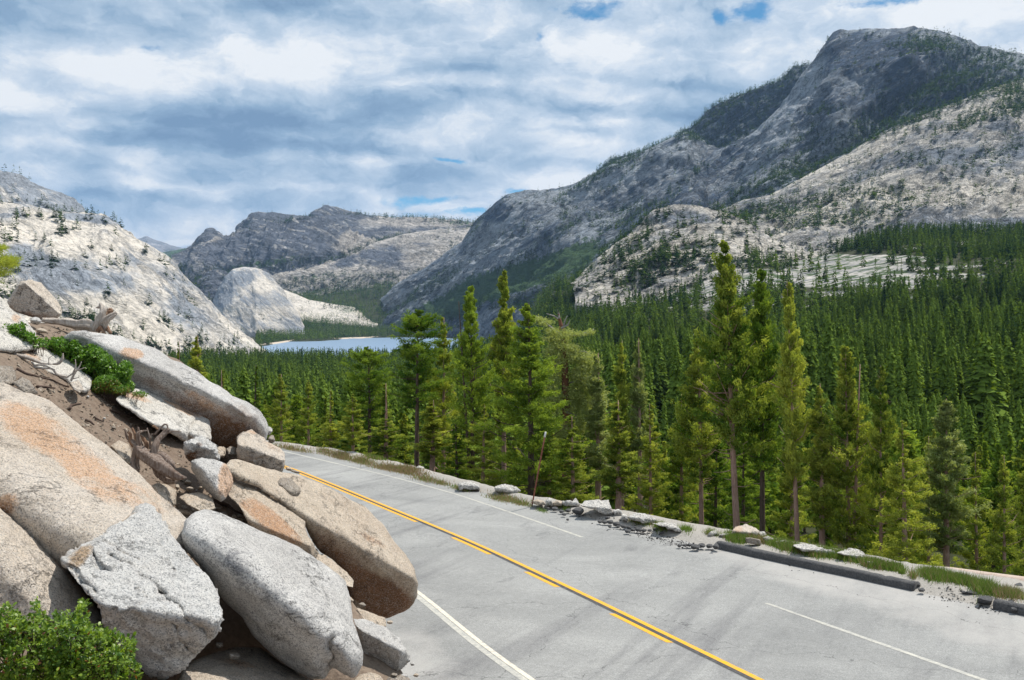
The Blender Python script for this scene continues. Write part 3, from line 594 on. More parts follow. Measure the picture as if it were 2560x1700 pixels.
def make_tree(seed, h, r, base=.2, nb=150, lpb=40, ll=.2, lw=.05, shape='cone', up=.25, limbs=True, trunk_r=None, bend=.0, dead_top=0, double=False, tufts=True):
    """crown triangles (V,T,tint,dead) and wood (V,T) for a tree h tall with crown radius r, base at the origin"""
    rg = np.random.default_rng(seed)
    tr = trunk_r or h*.014
    zs = np.linspace(-.03, 1, 14); bx = bend*h*np.sin(zs*2.2+seed)*.25; by = bend*h*np.cos(zs*1.7+seed)*.2-bend*h*.2*math.cos(seed)
    def axis(t): return np.stack([np.interp(t, zs, bx), np.interp(t, zs, by), t*h], -1)
    WV, WQ = [], []; k = 0
    V, Q = tube(axis(zs), tr*(1-.93*np.clip(zs, 0, 1)**1.1)*np.where(zs < .04, 1.25, 1), 9 if limbs else 5); WV.append(V); WQ.append(Q); k += len(V)
    if double:
        off = np.array([tr*4, tr*1.5, 0.]); z2 = np.linspace(-.02, .93, 10)
        V, Q = tube(axis(z2)+off[None]*(.2+z2)[:, None], tr*.8*(1-.9*np.clip(z2, 0, 1)), 8); WV.append(V); WQ.append(Q+k); k += len(V)
    t, d, L = branches(rg, nb, base, r, shape, up)
    if limbs:   # woody limbs, and dead snapped ones on the bare trunk
        nd = int(nb*.16); td = rg.random(nd)*base*.95+.04; azd = rg.random(nd)*6.28; Ld = r*(.15+.38*rg.random(nd)); eld = rg.normal(-.05, .25, nd)
        dd = np.stack([np.cos(azd)*np.cos(eld), np.sin(azd)*np.cos(eld), np.sin(eld)], -1)
        for tt, di, li, wr in list(zip(t[::2], d[::2], L[::2], [1]*nb))+list(zip(td, dd, Ld, [.8]*nd)):
            p0 = axis(tt); p1 = p0+di*li*.55+np.array([0, 0, -.02*li]); p2 = p0+di*li*.95+np.array([0, 0, .10*li])+rg.normal(0, .05, 3)*li
            rr_ = tr*(.13+.13*(1-tt))*wr*min(1, li/r+.3)
            V, Q = tube([p0, p1, p2], [rr_, rr_*.6, rr_*.2], 4, False); WV.append(V); WQ.append(Q+k); k += len(V)
    # needles: tufts strewn along the outer part of every branch
    n = nb*lpb; bi = np.repeat(np.arange(nb), lpb)
    s = .3+.75*rg.random(n)**.75
    if tufts:
        nt_ = max(3, lpb//9); tc = np.sort(.34+.7*rg.random((nb, nt_)), 1); pick = rg.integers(0, nt_, n); s = tc[bi, pick]+rg.normal(0, .02, n)
    P = axis(t[bi])+d[bi]*(L[bi]*s)[:, None]+np.array([0, 0, 1.])*(L[bi]*(.10*s**2))[:, None]
    side = np.cross(d[bi], [0, 0, 1.]); side /= np.linalg.norm(side, axis=1, keepdims=True)+1e-9
    if tufts:
        lat = rg.normal(0, 1, (nb, nt_))[bi, pick]*.2; P = P+side*(lat*L[bi]*(1.2-s))[:, None]
    js = np.clip(L[bi]/(.4*r), .2, 1)[:, None]; P = P+rg.normal(0, 1, (n, 3))*(ll*.42)*js
    dr = d[bi]*.5+rg.normal(0, .62, (n, 3))+np.array([0, 0, .35]); dr /= np.linalg.norm(dr, axis=1, keepdims=True)
    sd = np.cross(dr, rg.normal(0, 1, (n, 3))); sd /= np.linalg.norm(sd, axis=1, keepdims=True)
    l = ll*(.6+.8*rg.random(n))[:, None]*(.55+.45*js); w = lw*(.6+.8*rg.random(n))[:, None]
    LV = np.stack([P-dr*l*.5-sd*w, P-dr*l*.5+sd*w, P+dr*l*.5+sd*w*.25], 1).reshape(-1, 3)
    LT = np.arange(n*3).reshape(-1, 3)
    tint = np.repeat(.22+.32*(s-.5)+rg.normal(0, .10, n)+rg.normal(0, .13, nb)[bi], 3)
    dead = np.repeat(((t[bi] > 1-dead_top) & (rg.random(n) < .8)).astype(float) if dead_top else np.zeros(n), 3)
    wv = np.concatenate(WV); wt = q2t(np.concatenate(WQ))
    return LV, LT, tint, dead, wv, wt
PROTO = {}
def proto(key, **k):
    """crown mesh and trunk mesh, made once and shared"""
    if key in PROTO: return PROTO[key]
    LV, LT, ti, de, wv, wt = make_tree(**k)
    def me(name, V, T, at):
        o = mesh_obj(name, V, T, None, attrs=at, smooth=False); m = o.data; bpy.data.objects.remove(o); return m
    PROTO[key] = (me('crown', LV, LT, {'tint': ti, 'dead': de}), me('trunk', wv, wt, {}))
    for p in PROTO[key][1].polygons: p.use_smooth = True
    return PROTO[key]
HP = dict(
 tallA=dict(seed=1, h=10, r=1.5, base=.36, nb=186, lpb=154, ll=.145, lw=.024, shape='column', up=.55, bend=.03),
 tallB=dict(seed=2, h=10, r=1.2, base=.32, nb=161, lpb=154, ll=.145, lw=.024, shape='column', up=.5, bend=.02),
 slim=dict(seed=3, h=10, r=.85, base=.30, nb=130, lpb=138, ll=.145, lw=.024, shape='column', up=.6, bend=.02),
 dense=dict(seed=4, h=10, r=1.9, base=.10, nb=235, lpb=163, ll=.145, lw=.024, shape='cone', up=.3, bend=.02),
 loose=dict(seed=5, h=10, r=1.5, base=.14, nb=130, lpb=145, ll=.145, lw=.024, shape='cone', up=.45, bend=.03),
 topped=dict(seed=6, h=10, r=1.5, base=.42, nb=130, lpb=163, ll=.145, lw=.024, shape='round', up=.3, bend=.02),
 bushy=dict(seed=8, h=10, r=2.2, base=.16, nb=204, lpb=163, ll=.145, lw=.024, shape='round', up=.45, bend=.02),
 twin=dict(seed=9, h=10, r=2.0, base=.20, nb=204, lpb=154, ll=.145, lw=.024, shape='column', up=.45, bend=.01, double=True),
 spire=dict(seed=10, h=10, r=1.1, base=.06, nb=130, lpb=129, ll=.145, lw=.024, shape='spire', up=.35, bend=.02),
 young=dict(seed=11, h=10, r=1.7, base=.03, nb=136, lpb=138, ll=.145, lw=.024, shape='cone', up=.4, bend=.02))
def put_tree(px, top, d, half, key, label, lean=0, mats=None, group=None, rz=None, name='pine_tree', basez=None):
    """a tree whose tip is seen at (px+lean, top) and crown is about half px wide to each side"""
    x = (px-CX)/F*d; z0 = float(zg(x, d))-.1 if basez is None else basez
    h = -(top-HY)/F*d-z0; hp = HP[key]; cr, tk = proto(key, **hp)
    r = half/F*d*1.34
    e = empty(name, (x, d, z0), label, 'tree', group)
    e.scale = (r/hp['r'], r/hp['r'], h/hp['h'])
    e.rotation_euler = (0, math.atan2(lean/F*d, h), 0)
    for nm, me, mt in (('trunk', tk, (mats or (M_FOL, M_BARK))[1]), ('crown', cr, (mats or (M_FOL, M_BARK))[0])):
        if not me.materials: me.materials.append(mt)
        c = bpy.data.objects.new(nm, me); COL.objects.link(c); c.parent = e
        c.rotation_euler.z = rng.random()*6.28 if rz is None else rz
        c.material_slots[0].link = 'OBJECT'; c.material_slots[0].material = mt
    return e
NEAR = [
 # px, top, d, half, kind, lean, mats, label
 (490, 838, 62, 26, 'slim', 2, 0, 'slim yellow green pine rising just past the crest of the big rock slab'),
 (447, 852, 66, 22, 'spire', 0, 0, 'small dark conifer left of the slim yellow pine behind the rock slab'),
 (556, 925, 60, 30, 'spire', 0, 0, 'narrow brownish green pine at the left end of the roadside trees'),
 (640, 912, 66, 34, 'spire', 0, 1, 'deep green spire shaped conifer where the road disappears behind the rocks'),
 (702, 935, 63, 38, 'loose', 0, 0, 'yellowish open pine above the far end of the white edge line'),
 (772, 950, 60, 36, 'loose', 0, 0, 'olive pine with grey limbs beyond the far sandy verge'),
 (828, 975, 56, 32, 'spire', 0, 0, 'bright green narrow pine between two taller ones at the road bend'),
 (880, 985, 55, 44, 'loose', 4, 0, 'pale green loose pine left of the bare pinkish trunk'),
 (925, 868, 58, 50, 'topped', -6, 2, 'pine with a bare pinkish lower trunk and a bushy dark top at the bend'),
 (962, 958, 54, 46, 'spire', 0, 0, 'light green slender pine right of the bushy topped one'),
 (1042, 776, 51, 58, 'topped', 0, 2, 'tall dark pine with a browned tip standing against the lake'),
 (1080, 1000, 50, 40, 'slim', 0, 0, 'short pine with a clean brown trunk behind the grassy verge'),
 (1112, 793, 53, 50, 'loose', -4, 0, 'thin yellow green pine just right of the browned tip pine'),
 (1183, 716, 48, 66, 'twin', -8, 2, 'tall dark pine with two tips and pale dead lower branches'),
 (1262, 672, 50, 46, 'tallB', -4, 0, 'tall narrow pine directly behind the big dark pine'),
 (1325, 757, 43, 98, 'dense', -4, 2, 'broad dense dark green pine behind the marker pole'),
 (1210, 1010, 46, 60, 'young', 0, 0, 'bushy young pine at the foot of the two tipped pine'),
 (1496, 882, 46, 44, 'slim', -4, 3, 'slim pale green pine right of the weathered old tree'),
 (1545, 1000, 40, 46, 'slim', 0, 0, 'small pine with a straight thin reddish trunk behind the white boulders'),
 (1555, 851, 56, 32, 'slim', 0, 0, 'first of two slender pines with golden tips before the dark forest'),
 (1600, 845, 56, 34, 'slim', -2, 3, 'second slender golden tipped pine, right of its near twin'),
 (1625, 1010, 42, 58, 'young', 0, 0, 'young rounded pine with a hidden trunk left of the tall pine group'),
 (1700, 985, 43, 52, 'loose', 4, 0, 'scraggly pine with drooping grey limbs left of the tall pine group'),
 (1752, 848, 40, 58, 'tallA', -10, 0, 'medium pine with a bare mid trunk, leftmost of the tall group'),
 (1852, 602, 36, 78, 'tallA', -38, 0, 'tallest pine, pinkish leaning trunk and bushy yellow green top'),
 (1910, 674, 37, 66, 'tallA', -6, 2, 'tall dark pine directly right of the tallest one'),
 (1995, 701, 34, 46, 'tallB', -26, 0, 'tall narrow pine with a long bare red brown trunk'),
 (2056, 958, 34, 44, 'slim', -6, 0, 'slight pine with a pale whip like trunk right of the red brown trunk'),
 (2124, 866, 34, 84, 'twin', -10, 0, 'big dense pine with twin trunks behind the asphalt kerb'),
 (2205, 914, 33, 58, 'dense', -2, 0, 'conical pine with a rusty red tip right of the twin trunked pine'),
 (2262, 1051, 31, 84, 'young', -8, 0, 'yellow green pine with an orange brown trunk and low sweeping branches'),
 (2320, 1090, 42, 50, 'young', 0, 0, 'young green pine half hidden behind the low sweeping one'),
 (2370, 997, 33, 66, 'tallB', -8, 3, 'olive pine with a dark lower trunk near the right edge'),
 (2440, 1130, 34, 60, 'young', 0, 0, 'full bushy pine beside the fallen pale log'),
 (2516, 1138, 30, 50, 'loose', -8, 0, 'bright yellow green pine with an orange trunk at the far right'),
 (2580, 1080, 34, 70, 'young', 0, 0, 'rounded pine cut by the right edge of the view'),
 (1980, 1090, 38, 70, 'young', 0, 0, 'leafy green pine filling the gap beside the red brown trunk'),
 (1860, 1110, 40, 70, 'young', 0, 2, 'dark young pine at the foot of the tallest pine'),
 (1790, 1090, 41, 60, 'young', 0, 2, 'shadowed young pine left of the tallest pine trunk'),
 (1430, 1040, 42, 70, 'young', 0, 0, 'bushy pine right behind the heap of white boulders'),
 (1375, 1060, 44, 60, 'young', 0, 0, 'mid green pine to the right of the marker pole'),
 (1140, 1060, 47, 50, 'young', 0, 2, 'dark small pine under the thin yellow green one'),
]
MS = {0: (M_FOL, M_BARK), 1: (M_FOLM, M_BARKD), 2: (M_FOLM, M_BARKD), 3: (M_PALE, M_BARK)}
for px, top, d, half, key, lean, mi, lab in NEAR:
    put_tree(px, top, d, half*1.0, key, lab, lean, MS[mi])
# the weathered old tree: thick red trunk, long bare top branches, foliage hanging on the right
def old_tree():
    d = 47; x = (1412-CX)/F*d; z0 = float(zg(x, d)); rg = np.random.default_rng(5)
    def P(px, py, dy=0): p = W(px, py, d+dy); return p-np.array([x, d, z0])
    e = empty('old_tree', (x, d, z0), 'weathered old tree with thick red trunk, bare crooked top and pale green side foliage', 'tree')
    ax = [P(1414, 1420), P(1417, 1100), P(1416, 1010), P(1411, 900), P(1404, 820), P(1396, 785)]
    ax = ax
    V, Q = tube(ax, [.24, .2, .19, .16, .11, .04], 12); mesh_obj('trunk', V, Q, M_BARKR, e)
    br = [[(1404, 838), (1370, 812), (1352, 795), (1338, 790)], [(1404, 842), (1440, 838), (1465, 832), (1482, 826), (1484, 822)], [(1398, 800), (1385, 790), (1366, 784)],
          [(1398, 795), (1396, 780), (1394, 775)], [(1404, 820), (1420, 812), (1425, 800)], [(1404, 850), (1380, 846), (1362, 842)], [(1411, 900), (1440, 880), (1462, 878), (1478, 890)],
          [(1414, 960), (1450, 950), (1480, 965)], [(1415, 1030), (1435, 1036), (1442, 1040)], [(1413, 880), (1385, 868), (1372, 872)], [(1409, 815), (1413, 800), (1418, 790)]]
    LV, ti = [], []
    for i, b in enumerate(br):
        pts = [P(*q, dy=rg.normal(0, .25)) for q in b]; V, Q = tube(pts, np.linspace(.055, .015, len(pts)), 6); mesh_obj('limb', V, q2t(Q), M_BARKG, e)
    clumps = [(1345, 797, 14, 6, 160), (1362, 805, 18, 8, 260), (1385, 846, 26, 8, 300), (1378, 826, 16, 8, 200), (1450, 834, 22, 5, 160), (1475, 829, 10, 5, 120), (1400, 862, 26, 10, 380), (1378, 880, 16, 12, 260), (1440, 890, 26, 14, 700),
              (1468, 905, 24, 22, 900), (1450, 940, 26, 22, 900), (1475, 960, 22, 24, 800), (1440, 985, 22, 22, 600), (1462, 1010, 20, 22, 600), (1390, 930, 16, 26, 400), (1450, 1060, 26, 26, 500), (1425, 870, 22, 10, 400), (1372, 960, 20, 30, 300), (1405, 835, 30, 14, 500), (1398, 900, 26, 20, 500), (1385, 1000, 30, 36, 900), (1408, 1090, 40, 40, 1400), (1430, 1010, 24, 30, 500)]
    for cx, cy, rx, ry, n in clumps:
        n = int(n*2.2); a = rg.normal(0, .5, (n, 3)); p = np.stack([P(cx+u*rx, cy+v*ry, w*.9) for u, v, w in a])
        dr = rg.normal(0, .7, (n, 3))+[0, 0, .2]; dr /= np.linalg.norm(dr, axis=1, keepdims=True); sd = np.cross(dr, rg.normal(0, 1, (n, 3))); sd /= np.linalg.norm(sd, axis=1, keepdims=True)
        LV.append(np.stack([p-dr*.07-sd*.022, p-dr*.07+sd*.022, p+dr*.08], 1).reshape(-1, 3)); ti.append(np.repeat(.3+rg.normal(0, .2, n), 3))
    LV = np.concatenate(LV); mesh_obj('crown', LV, np.arange(len(LV)).reshape(-1, 3), M_PALE, e, smooth=False, attrs={'tint': np.concatenate(ti)})
old_tree()

# ---------------------------------------------------------------- the wood behind: countable trees first, then the mass
MP = {}
def mid_mesh(i):
    if i in MP: return MP[i]
    rg = np.random.default_rng(100+i)
    sh = ['spire', 'cone', 'cone', 'column', 'spire', 'loose', 'cone', 'spire'][i]
    LV, LT, ti, de, wv, wt = make_tree(200+i, 10, [1.15, 1.5, 1.8, 1.2, 1.3, 1.6, 1.4, 1.0][i], [.05, .08, .05, .2, .1, .12, .04, .15][i], nb=150, lpb=44, ll=.32, lw=.07, shape=sh, up=[.25, .2, .3, .5, .3, .45, .15, .4][i], limbs=False, trunk_r=.13)
    V = np.concatenate([LV, wv]); T = np.concatenate([LT, wt+len(LV)]); mi = np.r_[np.zeros(len(LT), int), np.ones(len(wt), int)]
    o = mesh_obj('conifer', V, T, mats=[M_FOLM if i % 3 else M_FOL, M_BARKD], midx=mi, smooth=False, attrs={'tint': np.r_[ti, np.zeros(len(wv))], 'dead': np.r_[de, np.zeros(len(wv))]})
    MP[i] = o.data; bpy.data.objects.remove(o); return MP[i]
def scatter_mid():
    rg = np.random.default_rng(31); pts = []; tries = 0
    while len(pts) < 262 and tries < 60000:
        tries += 1
        d = math.sqrt(rg.uniform(44**2, 150**2)); px = rg.uniform(500, 2680)
        x = (px-CX)/F*d
        if x-float(np.interp(d, CRE[:, 0], CRE[:, 1])) < 7: continue
        mind = 2.6+d*.016
        if any((x-a)**2+(d-b)**2 < mind**2 for a, b, _ in pts): continue
        pts.append((x, d, rg.integers(0, 8)))
    lab = {0: 'green conifer of the dense stand just beyond the row of roadside pines'}
    for x, d, k in pts:
        px = CX+F*x/d
        h = rg.uniform(8.5, 13.5)+d*.012; zb = float(zg(x, d)); cap = -(float(np.interp(px, [480, 700, 1000, 1300, 2600], [930, 950, 1000, 1040, 1080]))+rg.uniform(0, 60)-HY)/F*d-zb
        h = min(h, cap)
        if h < 3.5: continue
        me = mid_mesh(int(k)); o = bpy.data.objects.new('conifer', me); COL.objects.link(o)
        s = (h+1.5)/10*rg.uniform(.9, 1.15)
        o.location = (x, d, float(zg(x, d))-.1); o.scale = (s, s, h/10); o.rotation_euler = (rg.normal(0, .02), rg.normal(0, .02), rg.random()*6.28)
        tag(o, lab[0], 'tree', 'conifers standing close together behind the roadside pines')
scatter_mid()

def lowtree(seed, n, h, r, base=.03):
    rg = np.random.default_rng(seed)
    t = base+(1-base)*rg.random(n)**1.15; u = (t-base)/(1-base); az = rg.random(n)*6.283
    Rr = r*((1-u)**.8+.03)*(.35+.8*rg.random(n)); 
    c = np.stack([np.cos(az)*Rr*.62, np.sin(az)*Rr*.62, t*h], -1)
    o = np.stack([np.cos(az), np.sin(az), rg.normal(-.15, .35, n)], -1); sd = np.stack([-np.sin(az), np.cos(az), rg.normal(0, .3, n)], -1)
    L = (Rr*.55+h*.022)[:, None]; wv = (Rr*.42+h*.012)[:, None]; q_ = .5 if n > 600 else (.68 if n > 300 else 1.); wv = wv*q_; L = L*(q_+.08)
    V = np.stack([c-o*L*.7+np.array([0, 0, h*.035]), c+o*L+sd*wv, c+o*L-sd*wv], 1)
    tip = np.array([[[0.03*r, 0, h*.90], [-.03*r, .04*r, h*.90], [0, 0, h*1.03]], [[.02*r, .03*r, h*.75], [-.09*r, 0, h*.78], [0, 0, h]], [[0, -.05*r, h*.78], [.09*r, 0, h*.75], [0, 0, h]]])
    tk = np.array([[[-.012*h, 0, -.3], [.012*h, 0, -.3], [0, 0, h*.5]], [[0, -.012*h, -.3], [0, .012*h, -.3], [0, 0, h*.5]]])
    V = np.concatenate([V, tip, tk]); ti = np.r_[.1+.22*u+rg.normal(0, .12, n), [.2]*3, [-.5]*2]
    return V, ti
LODS = [[lowtree(300+i+10*k, n, 1., [.13, .16, .115, .18, .14, .10][i]) for i in range(6)] for k, n in enumerate((340, 90, 40, 16, 720))]
BUF_V, BUF_T = [], []
def stamp(P, H, lod, rg, tintbase=0., wid=1.):
    """stamp low polygon trees at points P with heights H into the one forest mesh"""
    kind = rg.integers(0, 6, len(P))
    for i in range(6):
        s = kind == i; n = int(s.sum())
        if not n: continue
        V, ti = LODS[lod][i]; a = rg.random(n)*6.283; c, sn = np.cos(a), np.sin(a); h = H[s]
        w = (wid if np.isscalar(wid) else wid[s])*rg.uniform(.75, 1.25, n)
        X = (V[None, :, :, 0]*c[:, None, None]-V[None, :, :, 1]*sn[:, None, None])*(h*w)[:, None, None]+P[s][:, None, None, 0]
        Y = (V[None, :, :, 0]*sn[:, None, None]+V[None, :, :, 1]*c[:, None, None])*(h*w)[:, None, None]+P[s][:, None, None, 1]
        Z = V[None, :, :, 2]*h[:, None, None]+P[s][:, None, None, 2]
        BUF_V.append(np.stack([X, Y, Z], -1).reshape(-1, 3).astype(np.float32))
        tb = (tintbase if np.isscalar(tintbase) else tintbase[s][:, None])
        BUF_T.append(np.repeat((ti[None, :]+tb+rg.normal(0, .2, n)[:, None]).reshape(-1), 3))
def forest():
    rg = np.random.default_rng(77)
    # valley floor
    for d0, d1, per, lod in ((70, 146, 34, 4), (146, 300, 28, 4), (300, 520, 36, 0), (520, 1100, 48, 1), (1100, 2000, 80, 2), (2000, 4400, 62, 3)):
        pa, pb = (60 if d0 < 1000 else 300, 2720) if d0 < 2000 else (560, 1260)
        n = int((pb-pa)/F*(d1**2-d0**2)/2/per); d = np.sqrt(rg.uniform(d0**2, d1**2, n)); px = rg.uniform(pa, pb, n); x = (px-CX)/F*d
        z = zg(x, d); py = HY-F*z/d
        rock = blobs(ROCKS_F, px, py)*sstep(300, 420, d)
        cl = fbm(np.stack([x/45, d/45, x*0], -1), 3, 41)
        keep = (rg.random(n) > np.clip(rock*1.35, 0, .97)) & ((cl > -.42) | (rg.random(n) < .35)) & (z > -50.3+.5) & (x-xat(CRE, d) > 6)
        # hidden under a mountain sheet: skip what stands behind the left dome and the right mountain
        keep &= ~((px < 640) & (d > 850+np.clip((px-300)/340, 0, 1)*600)) & ~((px > 1250) & (d > 1500)) & ~((px > 1740) & (d > 1200))
        x, d, z, px = x[keep], d[keep], z[keep], px[keep]
        H = rg.uniform(11, 18, len(x))*(1+.18*cl[keep]); H = np.where(rg.random(len(x)) < .3, H*rg.uniform(.45, .8, len(x)), H)
        if d0 > 1900: H = H*1.3
        if d0 < 140:
            capz = -(np.interp(px, [480, 700, 1000, 1300, 2600], [915, 920, 935, 960, 985])+rg.uniform(0, 60, len(px))-HY)/F*d-z; H = np.minimum(H, capz); kk = H > 3; x, d, z, px, H = x[kk], d[kk], z[kk], px[kk], H[kk]
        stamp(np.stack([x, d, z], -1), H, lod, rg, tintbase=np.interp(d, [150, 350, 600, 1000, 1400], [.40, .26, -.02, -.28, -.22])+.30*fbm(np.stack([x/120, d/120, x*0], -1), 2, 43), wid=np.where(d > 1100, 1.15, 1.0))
    # trees on the mountains
    T = {0: [], 1: [(.5,)],
     2: [(.02,), (1150, 553, 110, 8, 0, .9), (1000, 544, 110, 5, 0, .5), (925, 536, 60, 6, 0, .5), (640, 560, 60, 20, 0, .1)],
     3: [(.004,), (500, 690, 90, 24, -10, .9), (650, 668, 120, 16, 8, .9), (800, 652, 90, 12, 12, .9), (890, 630, 70, 11, 20, 1), (985, 592, 80, 8, 17, 1), (740, 552, 60, 5, 10, .7), (640, 572, 50, 4, 15, .3)],
     4: [(.03,), (700, 740, 250, 24, 4, .9), (1000, 715, 200, 22, 0, .9), (740, 700, 140, 16, 6, .5), (1160, 600, 50, 30, 20, .4), (960, 690, 200, 8, 5, .7), (1040, 600, 120, 20, 10, .05)],
     5: [(.12,)], 6: [(.002,), (560, 800, 30, 8, 0, .3), (655, 790, 60, 12, 0, .05)], 7: [(.06,), (900, 775, 50, 12, 0, .6), (830, 765, 40, 8, 0, .3)],
     8: [(.018,), (150, 535, 90, 12, -8, .8), (95, 515, 26, 16, 0, .6), (20, 500, 50, 16, 0, .4), (60, 440, 70, 12, -20, .12)],
     9: [(.03,), (200, 660, 120, 5, -8, .25), (330, 690, 50, 5, -30, .2), (250, 620, 90, 6, -4, .2), (380, 760, 60, 10, -35, .12), (165, 548, 110, 9, -4, .45), (160, 575, 40, 10, 0, .5), (120, 595, 120, 10, 0, .08), (110, 660, 120, 9, -5, .16), (250, 730, 60, 12, -35, .3), (30, 600, 30, 50, 0, .25), (190, 800, 80, 22, 0, .9), (320, 850, 110, 16, -5, .35), (420, 820, 50, 20, 0, .22), (430, 870, 120, 12, 0, .5), (440, 800, 22, 14, 0, .4), (520, 850, 60, 16, -10, .3), (20, 760, 60, 60, 0, .4)],
     10: [(.9,)],
     11: [(.035,), (1640, 400, 120, 18, 30, .35), (1700, 460, 120, 8, 36, .7), (1350, 620, 120, 16, 34, .6), (1560, 560, 60, 30, 40, .5), (2150, 200, 120, 40, 10, .12), (2250, 250, 80, 30, 20, .3), (1980, 360, 90, 10, 30, .7), (1230, 690, 100, 10, 30, .4), (1300, 520, 90, 8, -20, .4), (1080, 812, 140, 22, 14, 1.), (1030, 745, 110, 14, 30, 1.), (1110, 700, 60, 12, 40, .9), (1250, 770, 120, 30, 20, .6), (1420, 720, 160, 34, 24, .9), (1560, 640, 110, 24, 34, .8), (1410, 520, 26, 44, 25, .5), (1530, 425, 110, 12, 28, .9), (1460, 470, 60, 12, 35, .5), (1480, 560, 90, 18, 35, .35), (1330, 560, 30, 20, 30, .2), (1190, 560, 12, 50, -30, .6),
          (2420, 140, 150, 26, -8, .9), (2330, 100, 60, 16, 0, .6), (2340, 230, 80, 60, 25, .5), (2480, 210, 110, 44, -10, 1.), (2200, 110, 110, 20, 0, .3), (1880, 490, 90, 30, 25, 1.), (1840, 515, 60, 20, 25, 1.), (2040, 402, 120, 38, 32, 1.), (2210, 318, 120, 40, 28, 1.), (2330, 262, 90, 36, 20, 1.), (2160, 285, 120, 18, 30, .35), (2070, 275, 50, 10, 12, .8), (1990, 330, 40, 10, 40, .3), (1750, 350, 70, 10, -10, .7), (1640, 530, 90, 8, 42, .5)],
     12: [(.13,), (2380, 268, 220, 12, 20, .7), (2180, 345, 120, 10, 25, .5), (2300, 420, 260, 60, 10, .05), (2100, 500, 160, 26, 10, .45), (2480, 380, 120, 10, 8, .3), (2300, 500, 140, 10, -4, .35), (1900, 535, 90, 20, 14, 1.), (2020, 560, 110, 24, 0, .6), (2180, 545, 120, 40, 0, .55), (2320, 440, 200, 60, 0, .04), (2440, 300, 120, 24, 12, .4), (2560, 250, 70, 40, 0, .8), (2430, 620, 250, 22, 0, .9), (2230, 610, 120, 16, 0, .5), (2080, 620, 120, 14, 0, .3), (2400, 520, 160, 20, 0, .1), (2470, 555, 160, 3, 0, -.3)],
     13: [(.16,), (1600, 600, 70, 12, 40, .4), (1850, 600, 70, 10, -25, .3), (1630, 665, 110, 46, 20, .9), (1740, 660, 90, 26, 0, .55), (1880, 665, 130, 14, 0, .4), (2080, 690, 140, 12, 0, .5), (1550, 640, 50, 30, 40, .3), (1720, 600, 140, 20, 0, .05)]}
    for li, (nm, L) in enumerate(LAYERS.items()):
        den = T.get(li)
        if not den: continue
        G = L['G'][:, :L['nv']]; c = (G[:-1, :-1]+G[1:, 1:])/2
        A = np.abs(np.linalg.norm(np.cross(G[1:, :-1]-G[:-1, :-1], G[:-1, 1:]-G[:-1, :-1]), axis=-1))
        px = CX+F*c[..., 0]/c[..., 1]; py = HY-F*c[..., 2]/c[..., 1]; sh = px.shape
        dn = np.clip(blobs(den, px.ravel(), py.ravel()).reshape(sh), 0, 1)
        cl = fbm(c.reshape(-1, 3)/ (c[..., 1].mean()*.012), 3, 50+li).reshape(sh); dn = dn*np.where(dn > .5, 1, sstep(-.15, .35, cl)*1.6)
        dn = dn*(c[..., 2] > -49); dn[:, :3] = 0
        Dm = c[..., 1]; per = np.interp(Dm, [800, 1500, 3000, 5000], [45, 50, 70, 180]); lam = A*dn/per
        n = rg.poisson(lam); ii, jj = np.nonzero(n); rep = n[ii, jj]; ii = np.repeat(ii, rep); jj = np.repeat(jj, rep); m_ = len(ii)
        if not m_: continue
        a, b = rg.random(m_)[:, None], rg.random(m_)[:, None]
        P = (G[ii, jj]*(1-a)+G[ii+1, jj]*a)*(1-b)+(G[ii, jj+1]*(1-a)+G[ii+1, jj+1]*a)*b
        H = rg.uniform(.6, 1.15, m_)*np.interp(P[:, 1], [800, 1500, 3000, 5000], [12, 14.5, 17, 20])
        lod = 2 if P[:, 1].mean() < 1500 else 3
        P[:, 2] -= .4
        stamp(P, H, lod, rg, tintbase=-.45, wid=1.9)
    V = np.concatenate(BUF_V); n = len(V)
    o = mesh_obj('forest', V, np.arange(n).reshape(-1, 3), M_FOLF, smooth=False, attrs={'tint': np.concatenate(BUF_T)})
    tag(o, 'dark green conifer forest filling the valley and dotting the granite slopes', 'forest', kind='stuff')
    print('forest tris', n//3)
forest()
